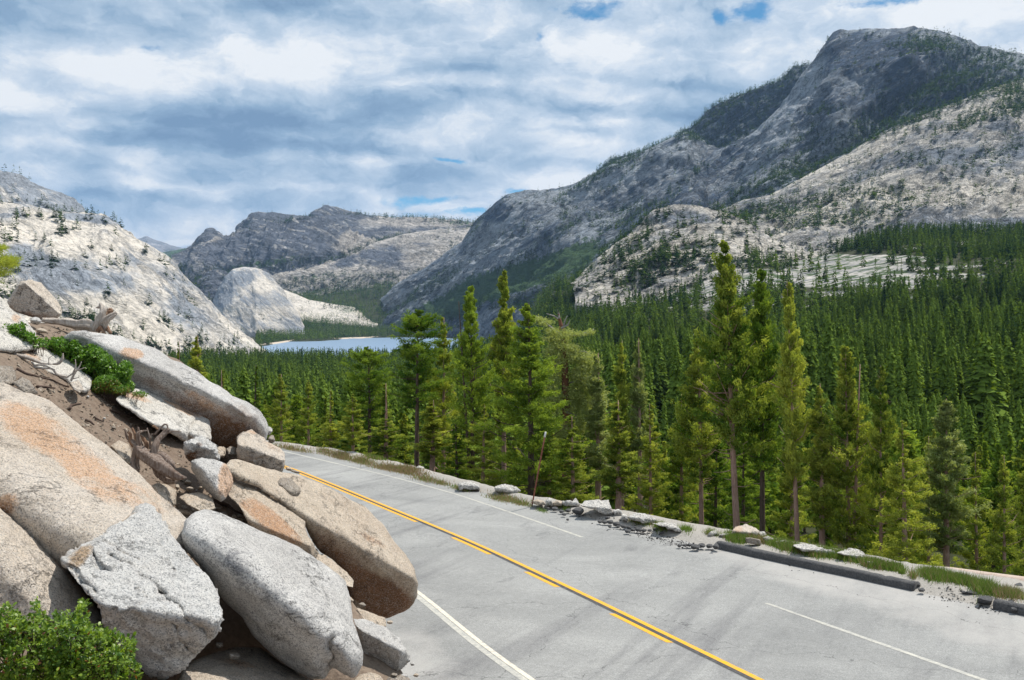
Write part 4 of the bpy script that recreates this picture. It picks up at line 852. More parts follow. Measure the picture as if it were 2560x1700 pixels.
# ---------------------------------------------------------------- rocks, wood and shrubs of the left slope
def rock_mat(name, base, light, dark, grain=1., lich=.5, bump=.02, stainc=(.52, .32, .19)):
    m, t = new_mat(name); p = t.n('ShaderNodeTexCoord').outputs['Object']
    n1 = t.noise(p, 1.1, 6, .65); g = t.noise(p, 60*grain, 4, .8); g2 = t.noise(p, 130*grain, 2, .7); v = t.voro(p, 105*grain, 'F1', 'Color')
    md = t.noise(p, 7, 7, .7)
    c = t.mix(t.mapr(n1, .35, .65), base, light)
    c = t.mix(t.mapr(md, .42, .62, 0, .45), c, t.mix(1., c, (.72, .72, .74), 'MULTIPLY'))
    sa = t.math('ADD', t.attr('stain'), t.math('MULTIPLY', t.math('SUBTRACT', t.noise(p, 4.2, 9, .78), .5), 2.2))
    sm_ = t.mapr(t.math('MULTIPLY', sa, t.mapr(t.attr('stain'), .02, .5)), .25, .75, 0, .8)
    c = t.mix(sm_, c, t.mix(n1, stainc, tuple(min(1, x*1.35) for x in stainc)))
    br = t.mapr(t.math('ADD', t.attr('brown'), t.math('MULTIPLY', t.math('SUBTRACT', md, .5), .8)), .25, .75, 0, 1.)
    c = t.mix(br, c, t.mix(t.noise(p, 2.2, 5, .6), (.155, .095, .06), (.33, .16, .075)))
    lc = t.noise(p, 5.5, 8, .75, .4); la = t.math('ADD', t.attr('lichen'), t.math('MULTIPLY', t.math('SUBTRACT', lc, .5), 1.6))
    c = t.mix(t.mapr(la, .38, .62, 0, lich), c, (.145, .15, .165))
    sp = t.n('ShaderNodeSeparateColor'); t.put(sp.inputs[0], v)
    c = t.mix(t.mapr(sp.outputs[0], .72, .80, 0, .62), c, t.mix(1., c, (.26, .27, .29), 'MULTIPLY'))
    c = t.mix(t.mapr(sp.outputs[1], .78, .85, 0, .5), c, t.mix(.6, c, (.78, .76, .73)))
    c = t.mix(t.mapr(g, .38, .66, 0, .85), t.mix(1., c, (1.18, 1.16, 1.13), 'MULTIPLY'), t.mix(1., c, (.66, .655, .66), 'MULTIPLY'))
    ck = t.noise(t.mapping(p, sc=(1, 1, 1.5)), 1.7, 9, .7, .5); ckm = t.mapr(t.math('ABSOLUTE', t.math('SUBTRACT', ck, .5)), 0, .009, 1, 0); ckm = t.math('MULTIPLY', ckm, t.mapr(t.noise(p, 1.9, 3), .48, .58))
    c = t.mix(t.math('MULTIPLY', ckm, .8), c, (.06, .055, .05))
    h = t.math('ADD', t.math('MULTIPLY', md, 2.2), t.math('ADD', t.math('MULTIPLY', g, .75), t.math('MULTIPLY', g2, .3))); h = t.math('SUBTRACT', h, t.math('MULTIPLY', ckm, .7))
    return finish(m, t, c, .9, t.bump(h, .85, bump*1.5), .25)
RM = dict(
 tan=rock_mat('tan_granite', (.60, .51, .41), (.68, .61, .53), (.2, .2, .2), lich=.6),
 grey=rock_mat('grey_granite', (.50, .485, .465), (.70, .685, .66), (.2, .2, .2), lich=.8),
 white=rock_mat('fresh_white_granite', (.93, .91, .87), (.97, .96, .93), (.2, .2, .2), lich=.3, bump=.05, stainc=(.52, .33, .16)),
 pale=rock_mat('pale_granite', (.66, .62, .55), (.76, .73, .68), (.2, .2, .2), lich=.45),
 dusty=rock_mat('dusty_granite', (.53, .43, .33), (.63, .54, .43), (.2, .2, .2), lich=.3, stainc=(.42, .23, .12)),
 brown=rock_mat('brown_granite', (.30, .25, .20), (.42, .37, .31), (.2, .2, .2), lich=.5),
 verge=rock_mat('verge_granite', (.68, .65, .60), (.78, .76, .72), (.2, .2, .2), grain=.35, lich=.35, bump=.05))
def gdep(px, py):   # distance at which the slope is met
    return 4.5/np.maximum(((np.asarray(py, float)-HY)+.75*(CX-np.asarray(px, float)))/F-.03, .05)
def inside(poly, X, Y):
    r = np.zeros(X.shape, bool); n = len(poly)
    for i in range(n):
        x0, y0 = poly[i]; x1, y1 = poly[(i+1) % n]
        if y0 == y1: continue
        c = ((y0 > Y) != (y1 > Y)) & (X < (x1-x0)*(Y-y0)/(y1-y0)+x0); r ^= c
    return r
def edist(poly, X, Y):
    d = np.full(X.shape, 1e9); n = len(poly)
    for i in range(n):
        a = np.array(poly[i]); b = np.array(poly[(i+1) % n]); ab = b-a; L = ab.dot(ab)+1e-9
        t = np.clip(((X-a[0])*ab[0]+(Y-a[1])*ab[1])/L, 0, 1); d = np.minimum(d, np.hypot(X-a[0]-t*ab[0], Y-a[1]-t*ab[1]))
    return d
def boulder(label, poly, d, mat='grey', T=.6, rim=.5, B=.12, facets=None, k=.06, namp=.02, nfr=2.2, rough=.008, stain=(), brown=(), lichen=(), creases=(), chip=0., nchip=60, jag=.8, cell=None, seed=None, name='boulder', cat='boulder', group=None, fixed=False, expo=.5):
    """a rock whose outline seen from the road viewpoint is poly; d metres away, T deep behind, facets = planes of its front"""
    seed = seed if seed is not None else int(abs(poly[0][0]*7+poly[0][1]*3+d*11)) % 9973
    P = np.array(poly, float); c = P.mean(0); ext = np.ptp(P, axis=0); size = max(ext)
    cell = cell or max(1.3, size/85)
    # resample and roughen the outline
    out = []
    for i in range(len(P)):
        a, b = P[i], P[(i+1) % len(P)]; n = max(1, int(np.hypot(*(b-a))/cell))
        out += [a+(b-a)*j/n for j in range(n)]
    out = np.array(out); per = 3 if len(out) < 40 else 5
    for _ in range(2 if jag < .6 else 1): out = (np.roll(out, 1, 0)+2*out+np.roll(out, -1, 0))/4
    m_ = len(out); q = out/size*9
    off = fbm(np.c_[q, np.full(m_, seed)], 4, seed); tn = np.roll(out, -1, 0)-np.roll(out, 1, 0); tn /= np.linalg.norm(tn, axis=1, keepdims=True)+1e-9
    out = out+np.c_[tn[:, 1], -tn[:, 0]]*(off*jag*min(5, size*.018))[:, None]
    x0, y0 = out.min(0); x1, y1 = out.max(0)
    gx, gy = np.meshgrid(np.arange(x0, x1, cell), np.arange(y0, y1, cell)); gx = gx+(np.arange(gx.shape[0]) % 2)[:, None]*cell*.5
    rgx = np.random.default_rng(seed); gx = gx+rgx.uniform(-.2, .2, gx.shape)*cell; gy = gy+rgx.uniform(-.2, .2, gy.shape)*cell
    ol = [tuple(p) for p in out]; ins = inside(ol, gx, gy); X, Y = gx[ins], gy[ins]; ed = edist(ol, X, Y); kp = ed > cell*.55; X, Y, ed = X[kp], Y[kp], ed[kp]
    pts = np.concatenate([out, np.c_[X, Y]]); no = len(out)
    vs, _, fs, ov, _, _ = delaunay_2d_cdt([Vector(p) for p in pts], [(i, (i+1) % no) for i in range(no)], [list(range(no))], 1, 1e-4)
    vs = np.array([tuple(v) for v in vs]); fs = np.array([f for f in fs if len(f) == 3])
    E = edist(ol, vs[:, 0], vs[:, 1]); E[:no] = np.where(E[:no] < 1e-2, 0, E[:no])
    m = cell/size*F/d
    G = float(gdep(*c)); ggx = (float(gdep(c[0]+20, c[1]))-float(gdep(c[0]-20, c[1])))/.4; ggy = (float(gdep(c[0], c[1]+20))-float(gdep(c[0], c[1]-20)))/.4
    ggx, ggy = np.clip(ggx, -2, 2)*d/G, np.clip(ggy, -2, 2)*d/G
    fc = facets or [(c[0], c[1], 0, ggx*.6, ggy*.6)]
    D = None
    for f in fc:
        fx, fy, fo, a, b = f[:5]; wob = .0
        pl = d+fo+a*(vs[:, 0]-fx)/100+b*(vs[:, 1]-fy)/100
        D = pl if D is None else smax(D, pl, k)
    R_ = max(rim*min(ext)*.5, 3); pr = 1-np.clip(E/R_, 0, 1); prof = np.sqrt(np.clip(1-pr**2, 0, 1)) if expo == .5 else np.clip(1-pr**2, 0, 1)**expo
    for (cx_, cy_, ang, ln, wd, dp) in creases:   # grooves (dp > 0) and ribs (dp < 0) on the face
        ca, sa = math.cos(R(ang)), math.sin(R(ang)); dx = vs[:, 0]-cx_; dy = -(vs[:, 1]-cy_)
        u_ = dx*ca+dy*sa; w_ = -dx*sa+dy*ca+fbm(np.c_[u_*.03, u_*0, u_*0+seed], 3, seed)*wd*2.5
        D = D+dp*np.exp(-(w_/wd)**2)*(1-sstep(.7, 1.0, np.abs(u_)/ln))
    Df = D-B*prof; pb = 1-np.clip(E/(min(ext)*.45), 0, 1); Db = D+T*np.sqrt(np.clip(1-pb**2, 0, 1))
    on = np.zeros(len(vs), bool); on[:len(vs)] = E < 1e-2
    VF = W(vs[:, 0], vs[:, 1], Df); VB = W(vs[:, 0], vs[:, 1], Db)
    back = np.arange(len(vs))+len(vs); back[on] = np.arange(len(vs))[on]
    V = np.concatenate([VF, VB]); 
    a = vs[fs[:, 0]]; b = vs[fs[:, 1]]; cc = vs[fs[:, 2]]; ar = (b[:, 0]-a[:, 0])*(cc[:, 1]-a[:, 1])-(b[:, 1]-a[:, 1])*(cc[:, 0]-a[:, 0])
    fs[ar > 0] = fs[ar > 0][:, ::-1]
    Fc = np.concatenate([fs, back[fs][:, ::-1]])
    used = np.unique(Fc); mp = np.full(len(V), -1); mp[used] = np.arange(len(used)); V = V[used]; Fc = mp[Fc]
    px2 = np.r_[vs[:, 0], vs[:, 0]][used]; py2 = np.r_[vs[:, 1], vs[:, 1]][used]; onv = np.r_[on, on][used]
    N = normals(V, Fc)
    if np.sum(N[:, 1]*(V[:, 1]-V[:, 1].mean())) < 0: Fc = Fc[:, ::-1]; N = -N
    fr = nfr
    disp = namp*fbm(V*fr+seed, 4, seed)+namp*.6*ridged(V*fr*2.3+seed, 3, seed+7)+rough*fbm(V*fr*9+seed, 3, seed+3)
    if chip:   # broken facets: every point follows the tilted plane of its nearest seeds
        rs = np.random.default_rng(seed+5); lo, hi = V.min(0), V.max(0); sc_ = lo+(hi-lo)*rs.random((nchip, 3)); sc_[:, 1] = lo[1]+(hi[1]-lo[1])*.5*rs.random(nchip)
        gr_ = rs.normal(0, 1, (nchip, 3)); of = rs.normal(0, .5, nchip); scal = (np.prod(hi-lo)/nchip)**(1/3.)
        Vw = V+fbm(V*3, 3, seed+2)[:, None]*scal*.25; dd = ((Vw[:, None, :]-sc_[None])**2).sum(-1); wgt = np.exp(-(dd-dd.min(1, keepdims=True))/(scal*scal*.035)); wgt /= wgt.sum(1, keepdims=True)
        pl_ = ((V[:, None, :]-sc_[None])*gr_[None]).sum(-1)/scal*.5+of[None]; disp = disp+chip*(wgt*pl_).sum(1)
    V = V+N*(disp*np.where(onv, .35, 1.))[:, None]
    og = np.array([V[:, 0].mean(), V[:, 1].mean(), V[:, 2].min()])
    o = mesh_obj(name, V, Fc, RM[mat] if isinstance(mat, str) else mat, origin=og, attrs={'stain': blobs(stain, px2, py2), 'brown': blobs(brown, px2, py2), 'lichen': blobs(lichen, px2, py2)})
    return tag(o, label, cat, group)

# --- the big ones
boulder('huge tan and orange boulder with blue grey lichen at the left edge', [(-150, 925), (0, 955), (31, 964), (77, 980), (122, 1001), (159, 1035), (199, 1065), (239, 1093), (274, 1120), (333, 1172), (388, 1227), (444, 1275), (470, 1302), (474, 1370), (420, 1430), (300, 1450), (150, 1430), (60, 1380), (-150, 1330)],
  9.0, 'tan', 2.2, rim=.9, B=.45, facets=[(150, 1150, .3, .35, -.8), (60, 1300, -.75, -.1, -.1), (330, 1180, .3, .95, -.9)], k=.5, namp=.03, stain=[(70, 1060, 110, 50, -30, .7), (250, 1200, 130, 50, -40, .6), (20, 1260, 40, 30, 0, .7), (380, 1250, 80, 40, -40, .45), (140, 1130, 130, 60, -30, .3)], lichen=[(60, 1340, 140, 60, -40, .3), (110, 1250, 120, 40, -40, .2)], brown=[(10, 1275, 30, 24, -20, .7)])
boulder('smooth grey boulder behind the leafy shrub in the bottom left corner', [(-150, 1190), (-60, 1225), (0, 1268), (55, 1312), (111, 1368), (148, 1405), (190, 1450), (230, 1500), (255, 1540), (265, 1575), (262, 1630), (200, 1740), (100, 1780), (-150, 1780)],
  7.3, 'tan', 1.2, rim=.8, B=.35, facets=[(100, 1480, 0, .55, -.6), (40, 1600, .05, 0, -.05)], k=.4, namp=.02, stain=[(170, 1440, 100, 12, -50, .6), (215, 1540, 30, 60, 0, .3)], lichen=[(60, 1560, 120, 80, 0, .3), (30, 1400, 100, 40, -40, .15)])
boulder('angular bright white boulder with cracked face and shaded underside', [(374, 1264), (392, 1272), (403, 1298), (429, 1335), (459, 1375), (496, 1416), (525, 1453), (548, 1494), (560, 1534), (551, 1568), (533, 1590), (507, 1623), (481, 1645), (444, 1682), (411, 1695), (370, 1688), (344, 1668), (310, 1630), (285, 1600), (264, 1560), (251, 1520), (222, 1483), (185, 1446), (152, 1401), (207, 1364), (259, 1335), (314, 1301), (348, 1268)],
  6.9, 'white', 1.7, chip=.024, nchip=110, rim=.14, B=.08, facets=[(400, 1530, 0, .2, -.66), (400, 1532, 0, .05, .35), (540, 1570, .06, 1.4, .1), (200, 1450, .0, -.55, -.35)], k=.05, namp=.035, nfr=3.2, rough=.014, stain=[(195, 1392, 45, 20, 35, .9), (300, 1310, 60, 7, 32, .7)],
  creases=[(345, 1440, -33, 110, 4, .08), (465, 1540, -36, 110, 6, .09), (250, 1410, -40, 40, 5, .10), (300, 1380, -30, 70, 3, .05), (205, 1450, -42, 60, 6, .08), (450, 1590, -55, 90, 4, .06), (330, 1515, 28, 60, 4, -.04), (420, 1400, -60, 60, 3, .04), (380, 1500, -20, 70, 3, .04)], jag=1.4)
boulder('long rounded grey boulder in the middle of the pile', [(488, 1279), (462, 1301), (451, 1335), (466, 1375), (496, 1412), (525, 1449), (548, 1490), (577, 1520), (607, 1545), (629, 1586), (659, 1616), (689, 1642), (736, 1675), (774, 1694), (811, 1697), (824, 1671), (837, 1667), (858, 1684), (887, 1692), (904, 1663), (908, 1629), (891, 1575), (879, 1537), (877, 1495), (866, 1452), (820, 1419), (753, 1372), (689, 1343), (639, 1322), (584, 1297), (534, 1276), (510, 1270)],
  8.6, 'grey', 2.3, rim=1., B=.50, facets=[(680, 1450, 0, .55, -.75), (640, 1540, .02, -.05, .12)], k=.5, namp=.022, nfr=2., lichen=[(620, 1440, 120, 70, -40, .30), (720, 1540, 140, 60, -45, .22), (840, 1540, 40, 120, 10, .2), (640, 1340, 90, 26, -25, -.5), (820, 1450, 90, 26, -35, -.6), (560, 1400, 60, 60, -40, .25)], stain=[(560, 1500, 30, 20, 0, .2)], creases=[(822, 1640, 80, 60, 9, .10), (760, 1480, -45, 120, 8, .02)])
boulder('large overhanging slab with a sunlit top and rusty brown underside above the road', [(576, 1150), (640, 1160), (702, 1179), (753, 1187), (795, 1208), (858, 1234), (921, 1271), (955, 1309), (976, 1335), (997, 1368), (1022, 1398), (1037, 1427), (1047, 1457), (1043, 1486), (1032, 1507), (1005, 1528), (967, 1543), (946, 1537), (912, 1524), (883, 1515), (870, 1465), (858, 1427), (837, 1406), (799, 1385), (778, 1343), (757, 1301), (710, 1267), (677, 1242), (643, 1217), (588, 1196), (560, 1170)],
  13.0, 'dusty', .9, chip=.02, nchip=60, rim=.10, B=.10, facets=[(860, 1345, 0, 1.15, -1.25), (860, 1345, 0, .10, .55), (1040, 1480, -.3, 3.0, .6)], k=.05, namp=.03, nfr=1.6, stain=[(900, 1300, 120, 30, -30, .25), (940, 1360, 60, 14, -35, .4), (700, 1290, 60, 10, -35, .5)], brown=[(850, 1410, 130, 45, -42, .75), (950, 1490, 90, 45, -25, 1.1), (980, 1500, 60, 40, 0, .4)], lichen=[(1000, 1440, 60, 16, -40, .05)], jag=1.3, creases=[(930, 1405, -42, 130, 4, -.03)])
boulder('flat pale slab with an orange stain and a bluntly broken lower end', [(576, 1205), (588, 1200), (647, 1225), (689, 1250), (736, 1284), (763, 1303), (765, 1326), (786, 1364), (798, 1389), (795, 1406), (769, 1398), (727, 1372), (681, 1351), (639, 1326), (614, 1293), (597, 1263), (572, 1238)],
  11.9, 'dusty', .5, chip=.012, nchip=40, rim=.12, B=.05, facets=[(690, 1300, 0, .9, -1.0), (757, 1350, 0, .25, .5), (770, 1370, .0, 2.2, .2)], k=.04, namp=.014, stain=[(660, 1290, 60, 26, -30, .9), (720, 1340, 60, 24, -30, .7), (620, 1250, 30, 20, 0, .3)], jag=1.1)
boulder('egg shaped rock, grey on the left and orange on the right', [(478, 1155), (488, 1149), (504, 1146), (541, 1150), (565, 1161), (580, 1185), (584, 1204), (576, 1228), (563, 1247), (552, 1255), (537, 1247), (522, 1232), (507, 1217), (494, 1197), (479, 1174)],
  11.3, 'grey', .5, rim=.8, B=.22, facets=[(535, 1190, 0, .5, -.6), (500, 1205, .03, -.6, .3)], k=.15, namp=.012, stain=[(570, 1190, 24, 50, -12, 1.3), (572, 1225, 14, 20, 0, .6)])
boulder('lumpy pitted rock streaked white and brown above the egg shaped rock', [(464, 1107), (481, 1098), (504, 1095), (524, 1105), (541, 1118), (549, 1150), (525, 1156), (504, 1152), (478, 1155), (466, 1141), (463, 1122)],
  12.0, 'white', .45, chip=.015, nchip=30, rim=.5, B=.16, facets=[(505, 1110, 0, .5, -1.2), (500, 1135, 0, .0, .3)], k=.1, namp=.035, nfr=5, rough=.02, brown=[(500, 1135, 40, 14, 10, .55), (478, 1140, 12, 14, 0, .5), (500, 1112, 12, 5, 0, .5)], jag=1.3)
boulder('wedge shaped boulder with a pink speckled top beside the start of the yellow line', [(595, 1092), (612, 1083), (627, 1078), (645, 1088), (671, 1105), (699, 1118), (712, 1132), (713, 1150), (710, 1165), (706, 1183), (700, 1188), (671, 1178), (649, 1167), (625, 1159), (597, 1148), (592, 1124)],
  13.4, 'tan', .8, chip=.012, nchip=30, rim=.18, B=.07, facets=[(640, 1125, 0, .9, -1.9), (640, 1134, 0, .15, .25), (706, 1160, 0, 2.6, .3)], k=.06, namp=.022, stain=[(680, 1115, 50, 12, -28, .5), (625, 1085, 20, 6, 0, .5)], brown=[(650, 1150, 60, 16, -25, .3)], jag=1.2)
boulder('small rounded grey rock perched on the overhanging slab', [(685, 1208), (702, 1196), (723, 1196), (748, 1217), (752, 1229), (736, 1242), (710, 1247), (681, 1234), (675, 1221)],
  12.9, 'brown', .35, rim=.6, B=.16, facets=[(715, 1215, 0, .7, -.9), (705, 1225, 0, -.2, .3)], k=.1, namp=.02, stain=[(745, 1228, 8, 10, 0, .3)])
boulder('flat topped slab with orange tint and a grey square cut end', [(340, 970), (306, 980), (291, 998), (306, 1013), (337, 1035), (383, 1065), (429, 1085), (459, 1102), (526, 1106), (529, 1090), (526, 1047), (490, 1026), (453, 1007), (398, 992), (361, 974)],
  13.1, 'pale', .8, chip=.012, nchip=40, rim=.12, B=.06, facets=[(400, 1030, 0, 1.1, -1.6), (500, 1052, 0, .6, .4)], k=.05, namp=.018, stain=[(330, 990, 40, 12, -20, .8), (460, 1020, 60, 14, -25, 1.), (380, 1005, 60, 8, -25, .3)], lichen=[(500, 1075, 26, 24, 0, .45)], creases=[(478, 1075, 84, 34, 5, .10)], jag=1.1)
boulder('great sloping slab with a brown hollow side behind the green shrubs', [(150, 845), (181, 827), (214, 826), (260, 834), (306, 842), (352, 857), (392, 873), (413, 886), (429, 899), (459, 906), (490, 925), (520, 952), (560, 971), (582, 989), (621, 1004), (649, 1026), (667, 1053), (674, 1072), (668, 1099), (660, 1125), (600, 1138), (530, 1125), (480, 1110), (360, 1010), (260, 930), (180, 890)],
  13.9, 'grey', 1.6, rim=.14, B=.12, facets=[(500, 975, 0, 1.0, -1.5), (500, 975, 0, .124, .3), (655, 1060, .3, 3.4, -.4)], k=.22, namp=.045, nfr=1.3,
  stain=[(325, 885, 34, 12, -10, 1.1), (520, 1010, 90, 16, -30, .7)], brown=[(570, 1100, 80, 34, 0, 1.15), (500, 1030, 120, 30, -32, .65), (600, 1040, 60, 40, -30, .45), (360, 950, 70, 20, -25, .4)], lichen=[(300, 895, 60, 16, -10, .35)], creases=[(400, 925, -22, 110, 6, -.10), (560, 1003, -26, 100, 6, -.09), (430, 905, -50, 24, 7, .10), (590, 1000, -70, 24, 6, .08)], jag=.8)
boulder('cut boulder with a shaded face and sunlit right side on the skyline', [(54, 705), (77, 701), (102, 707), (121, 726), (139, 746), (152, 766), (155, 787), (143, 797), (107, 800), (80, 792), (36, 778), (20, 764), (18, 751), (29, 734), (43, 714)],
  14.9, 'tan', 1., chip=.012, nchip=20, rim=.14, B=.07, facets=[(90, 760, 0, .10, .15), (100, 738, 0, 1.7, -1.6)], k=.04, namp=.02, brown=[(100, 790, 60, 10, -10, .5), (60, 760, 60, 40, 0, .15)], jag=.8)
boulder('rounded pale rock at the left margin below the cut boulder', [(-80, 715), (-20, 722), (0, 741), (17, 755), (30, 776), (22, 792), (-80, 795)], 13.4, 'pale', .7, rim=.7, B=.25, namp=.02)
boulder('smooth white boulder at the left margin with shrub leaves in front', [(-90, 755), (-30, 756), (0, 772), (36, 785), (60, 800), (80, 822), (95, 850), (97, 872), (40, 880), (-90, 870)], 12.6, 'pale', .8, rim=.5, B=.25, facets=[(20, 820, 0, .8, -1.4)], namp=.03, stain=[(40, 795, 16, 14, -40, .6)])
boulder('long pale slab under the grey dead branches', [(-90, 835), (0, 851), (36, 855), (80, 860), (116, 871), (152, 884), (179, 900), (196, 916), (218, 932), (234, 944), (231, 958), (222, 977), (207, 982), (176, 960), (138, 938), (107, 925), (61, 913), (31, 908), (-90, 900)],
  12.3, 'pale', .6, rim=.25, B=.10, facets=[(110, 910, 0, .9, -1.5)], namp=.025, stain=[(45, 872, 50, 9, -22, 1.0), (20, 862, 30, 8, 0, .5), (85, 895, 30, 6, -25, .5)], jag=1.1)
boulder('small tan rock wedged under the end of the pale slab', [(174, 958), (195, 950), (204, 960), (209, 975), (200, 984), (183, 976)], 11.8, 'tan', .3, rim=.5, B=.08)
boulder('brownish rock below the dead branch knot at the left margin', [(-70, 895), (0, 915), (31, 914), (38, 929), (41, 946), (36, 962), (0, 968), (-70, 966)], 10.6, 'brown', .5, rim=.3, B=.12, namp=.02)
boulder('low dull rock peeping over the huge tan boulder', [(33, 957), (55, 944), (70, 950), (82, 965), (94, 984), (60, 984)], 10.5, 'brown', .4, rim=.5, B=.08)
boulder('broad speckled boulder along the bottom edge under the grey one', [(444, 1700), (460, 1672), (481, 1653), (510, 1640), (536, 1631), (592, 1619), (644, 1616), (680, 1640), (740, 1680), (800, 1720), (810, 1800), (430, 1800)], 8.4, 'tan', .9, rim=.7, B=.25, facets=[(600, 1700, 0, .35, -1.1)], namp=.02, stain=[(600, 1660, 80, 20, -10, .5)], lichen=[(520, 1680, 60, 20, 0, .3)])
boulder('blocky grey rock at the road edge below the overhanging slab', [(881, 1545), (912, 1549), (955, 1570), (997, 1596), (1013, 1621), (1024, 1650), (1005, 1671), (976, 1684), (959, 1697), (929, 1686), (905, 1671), (900, 1640), (896, 1590)],
  10.9, 'grey', .7, chip=.015, nchip=40, rim=.2, B=.08, facets=[(950, 1590, 0, .7, -1.15), (940, 1625, 0, -.1, .35), (1000, 1650, 0, 1.2, .5)], k=.06, namp=.025, brown=[(930, 1640, 40, 40, 0, .35)], stain=[(960, 1600, 30, 16, -30, .4)], jag=1.2)
boulder('ragged tan stone tucked under the overhanging slab', [(879, 1535), (893, 1520), (921, 1528), (963, 1545), (966, 1566), (955, 1576), (912, 1556)], 12.2, 'dusty', .4, rim=.3, B=.08, namp=.03, jag=1.4)
boulder('dusty flat ledge in the gap beside the overhanging slab', [(795, 1386), (830, 1398), (850, 1418), (868, 1430), (885, 1450), (882, 1468), (862, 1464), (838, 1444), (813, 1424), (785, 1404)], 11.9, 'dusty', .5, rim=.2, B=.05, facets=[(830, 1420, 0, .6, -1.6)], jag=1.2)
boulder('tan broken block at the bottom edge beside the grey boulder', [(885, 1698), (905, 1686), (928, 1680), (950, 1690), (968, 1712), (950, 1740), (890, 1740)], 10.0, 'dusty', .4, rim=.4, B=.08, namp=.03, jag=1.3)
boulder('little dark rimmed stone at the bottom edge by the road', [(972, 1698), (1000, 1688), (1022, 1694), (1034, 1716), (1000, 1740), (970, 1735)], 10.6, 'brown', .4, rim=.4, B=.08, namp=.03, jag=1.3)
boulder('wide dusty stone half sunk in the dirt under the egg shaped rock', [(448, 1243), (466, 1233), (500, 1231), (522, 1239), (532, 1249), (538, 1272), (515, 1280), (494, 1276), (470, 1263)], 10.9, 'dusty', .3, rim=.35, B=.07, facets=[(495, 1255, 0, .3, -1.2)], namp=.015)
boulder('dusty boulder in the shadow of the dead stump', [(378, 1215), (392, 1208), (420, 1213), (442, 1225), (440, 1262), (425, 1268), (396, 1240)], 10.9, 'dusty', .4, rim=.5, B=.1, namp=.015)
boulder('buff rock left of the dead stump behind the huge boulder', [(275, 1115), (298, 1101), (322, 1112), (331, 1140), (330, 1165), (306, 1150)], 11.2, 'dusty', .4, rim=.5, B=.1, namp=.02)
boulder('round brown rock at the foot of the big back slab', [(541, 1123), (548, 1117), (560, 1119), (565, 1130), (560, 1142), (548, 1143), (541, 1136)], 13.6, 'dusty', .3, rim=.6, B=.1)
boulder('dark two toned stone next to the wedge shaped boulder', [(566, 1122), (575, 1116), (590, 1119), (592, 1135), (584, 1141), (570, 1136)], 13.7, 'brown', .3, rim=.6, B=.08)
def pebble(px, py, rx, ry, label, mat='dusty', rot=0, name='stone', dd=-.1, d=None, group=None):
    rg = np.random.default_rng(int(px*31+py)); n = 11; a = np.arange(n)/n*2*np.pi; r = 1+rg.uniform(-.2, .14, n); c, s = math.cos(R(rot)), math.sin(R(rot))
    X = np.cos(a)*rx*r; Y = np.sin(a)*ry*r
    return boulder(label, [(px+x*c+y*s, py-x*s*-1*-1+y*c) for x, y in zip(X, Y)], (float(gdep(px, py))+dd) if d is None else d, mat, T=rx/F*12, rim=.6, B=ry/F*12*.8, facets=[(px, py-ry*.2, 0, .5, -1.8), (px, py+ry*.2, 0, .1, .5)], k=.02, namp=.006, nfr=9, rough=.003, name=name, cat='stone', jag=.9, group=group, cell=max(1., max(rx, ry)/9))
for a in [
 (462, 1281, 21, 7, 'flat oval stone in front of the sunken dusty stone', 'dusty', -12), (582, 1160, 16, 7, 'flat stone lying left below the wedge shaped boulder', 'dusty', -12), (639, 1200, 10, 4, 'thin stone lying on the dusty slab left of the perched rock', 'brown', 0),
 (660, 1232, 9, 12, 'upright chip of stone in the cleft beside the overhanging slab', 'dusty', 0), (443, 1218, 6, 7, 'pointed small stone below the tip of the dead stump', 'dusty', 0), (475, 1223, 9, 8, 'cube like buff stone above the sunken dusty stone', 'dusty', 0),
 (460, 1267, 7, 5, 'pale little stone above the flat oval stone', 'pale', 0), (497, 1268, 7, 5, 'small stone at the lower lip of the sunken dusty stone', 'dusty', 0), (597, 1150, 6, 4, 'bean sized stone by the wedge shaped boulder, left of its neighbours', 'dusty', 0),
 (612, 1155, 5, 3, 'bean sized stone by the wedge shaped boulder, between its neighbours', 'dusty', 0), (634, 1162, 5, 4, 'bean sized stone by the wedge shaped boulder, right of its neighbours', 'brown', 0), (600, 1291, 8, 5, 'brown stone in the dirt left of the orange stained slab', 'brown', -20),
 (626, 1311, 9, 8, 'rounded clod between the long grey boulder and the orange stained slab', 'brown', 0), (611, 1300, 6, 4, 'small brown stone beside the rounded clod', 'brown', 0), (546, 1271, 7, 4, 'flat chip under the tip of the egg shaped rock', 'brown', 0),
 (90, 802, 13, 11, 'rounded grey cobble at the foot of the skyline boulder', 'grey', 0), (104, 827, 16, 7, 'flat orange brown stone in front of the dead trunk', 'dusty', -10), (157, 1049, 5, 3, 'white pebble at the rim of the huge tan boulder', 'white', 0),
 (261, 1046, 4, 3, 'tiny buff pebble on the bare dirt above the stump', 'pale', 0), (284, 1069, 6, 4, 'dull brown pebble on the dirt left of the stump', 'brown', 0), (220, 992, 4, 3, 'little white pebble under the shrubs', 'white', 0), (386, 1067, 7, 4, 'small stone where the stump limb touches the flat topped slab', 'dusty', 0),
 (638, 1224, 5, 3, 'white crumb of stone in the cleft left of the upright chip', 'white', 0), (722, 1172, 9, 5, 'orange stone where the yellow line begins', 'dusty', 0), (738, 1179, 14, 4, 'thin ledge of stone touching the yellow line start', 'brown', -14), (470, 1205, 8, 6, 'brown stone left of the narrow end of the egg shaped rock', 'dusty', 0)]: pebble(*a)
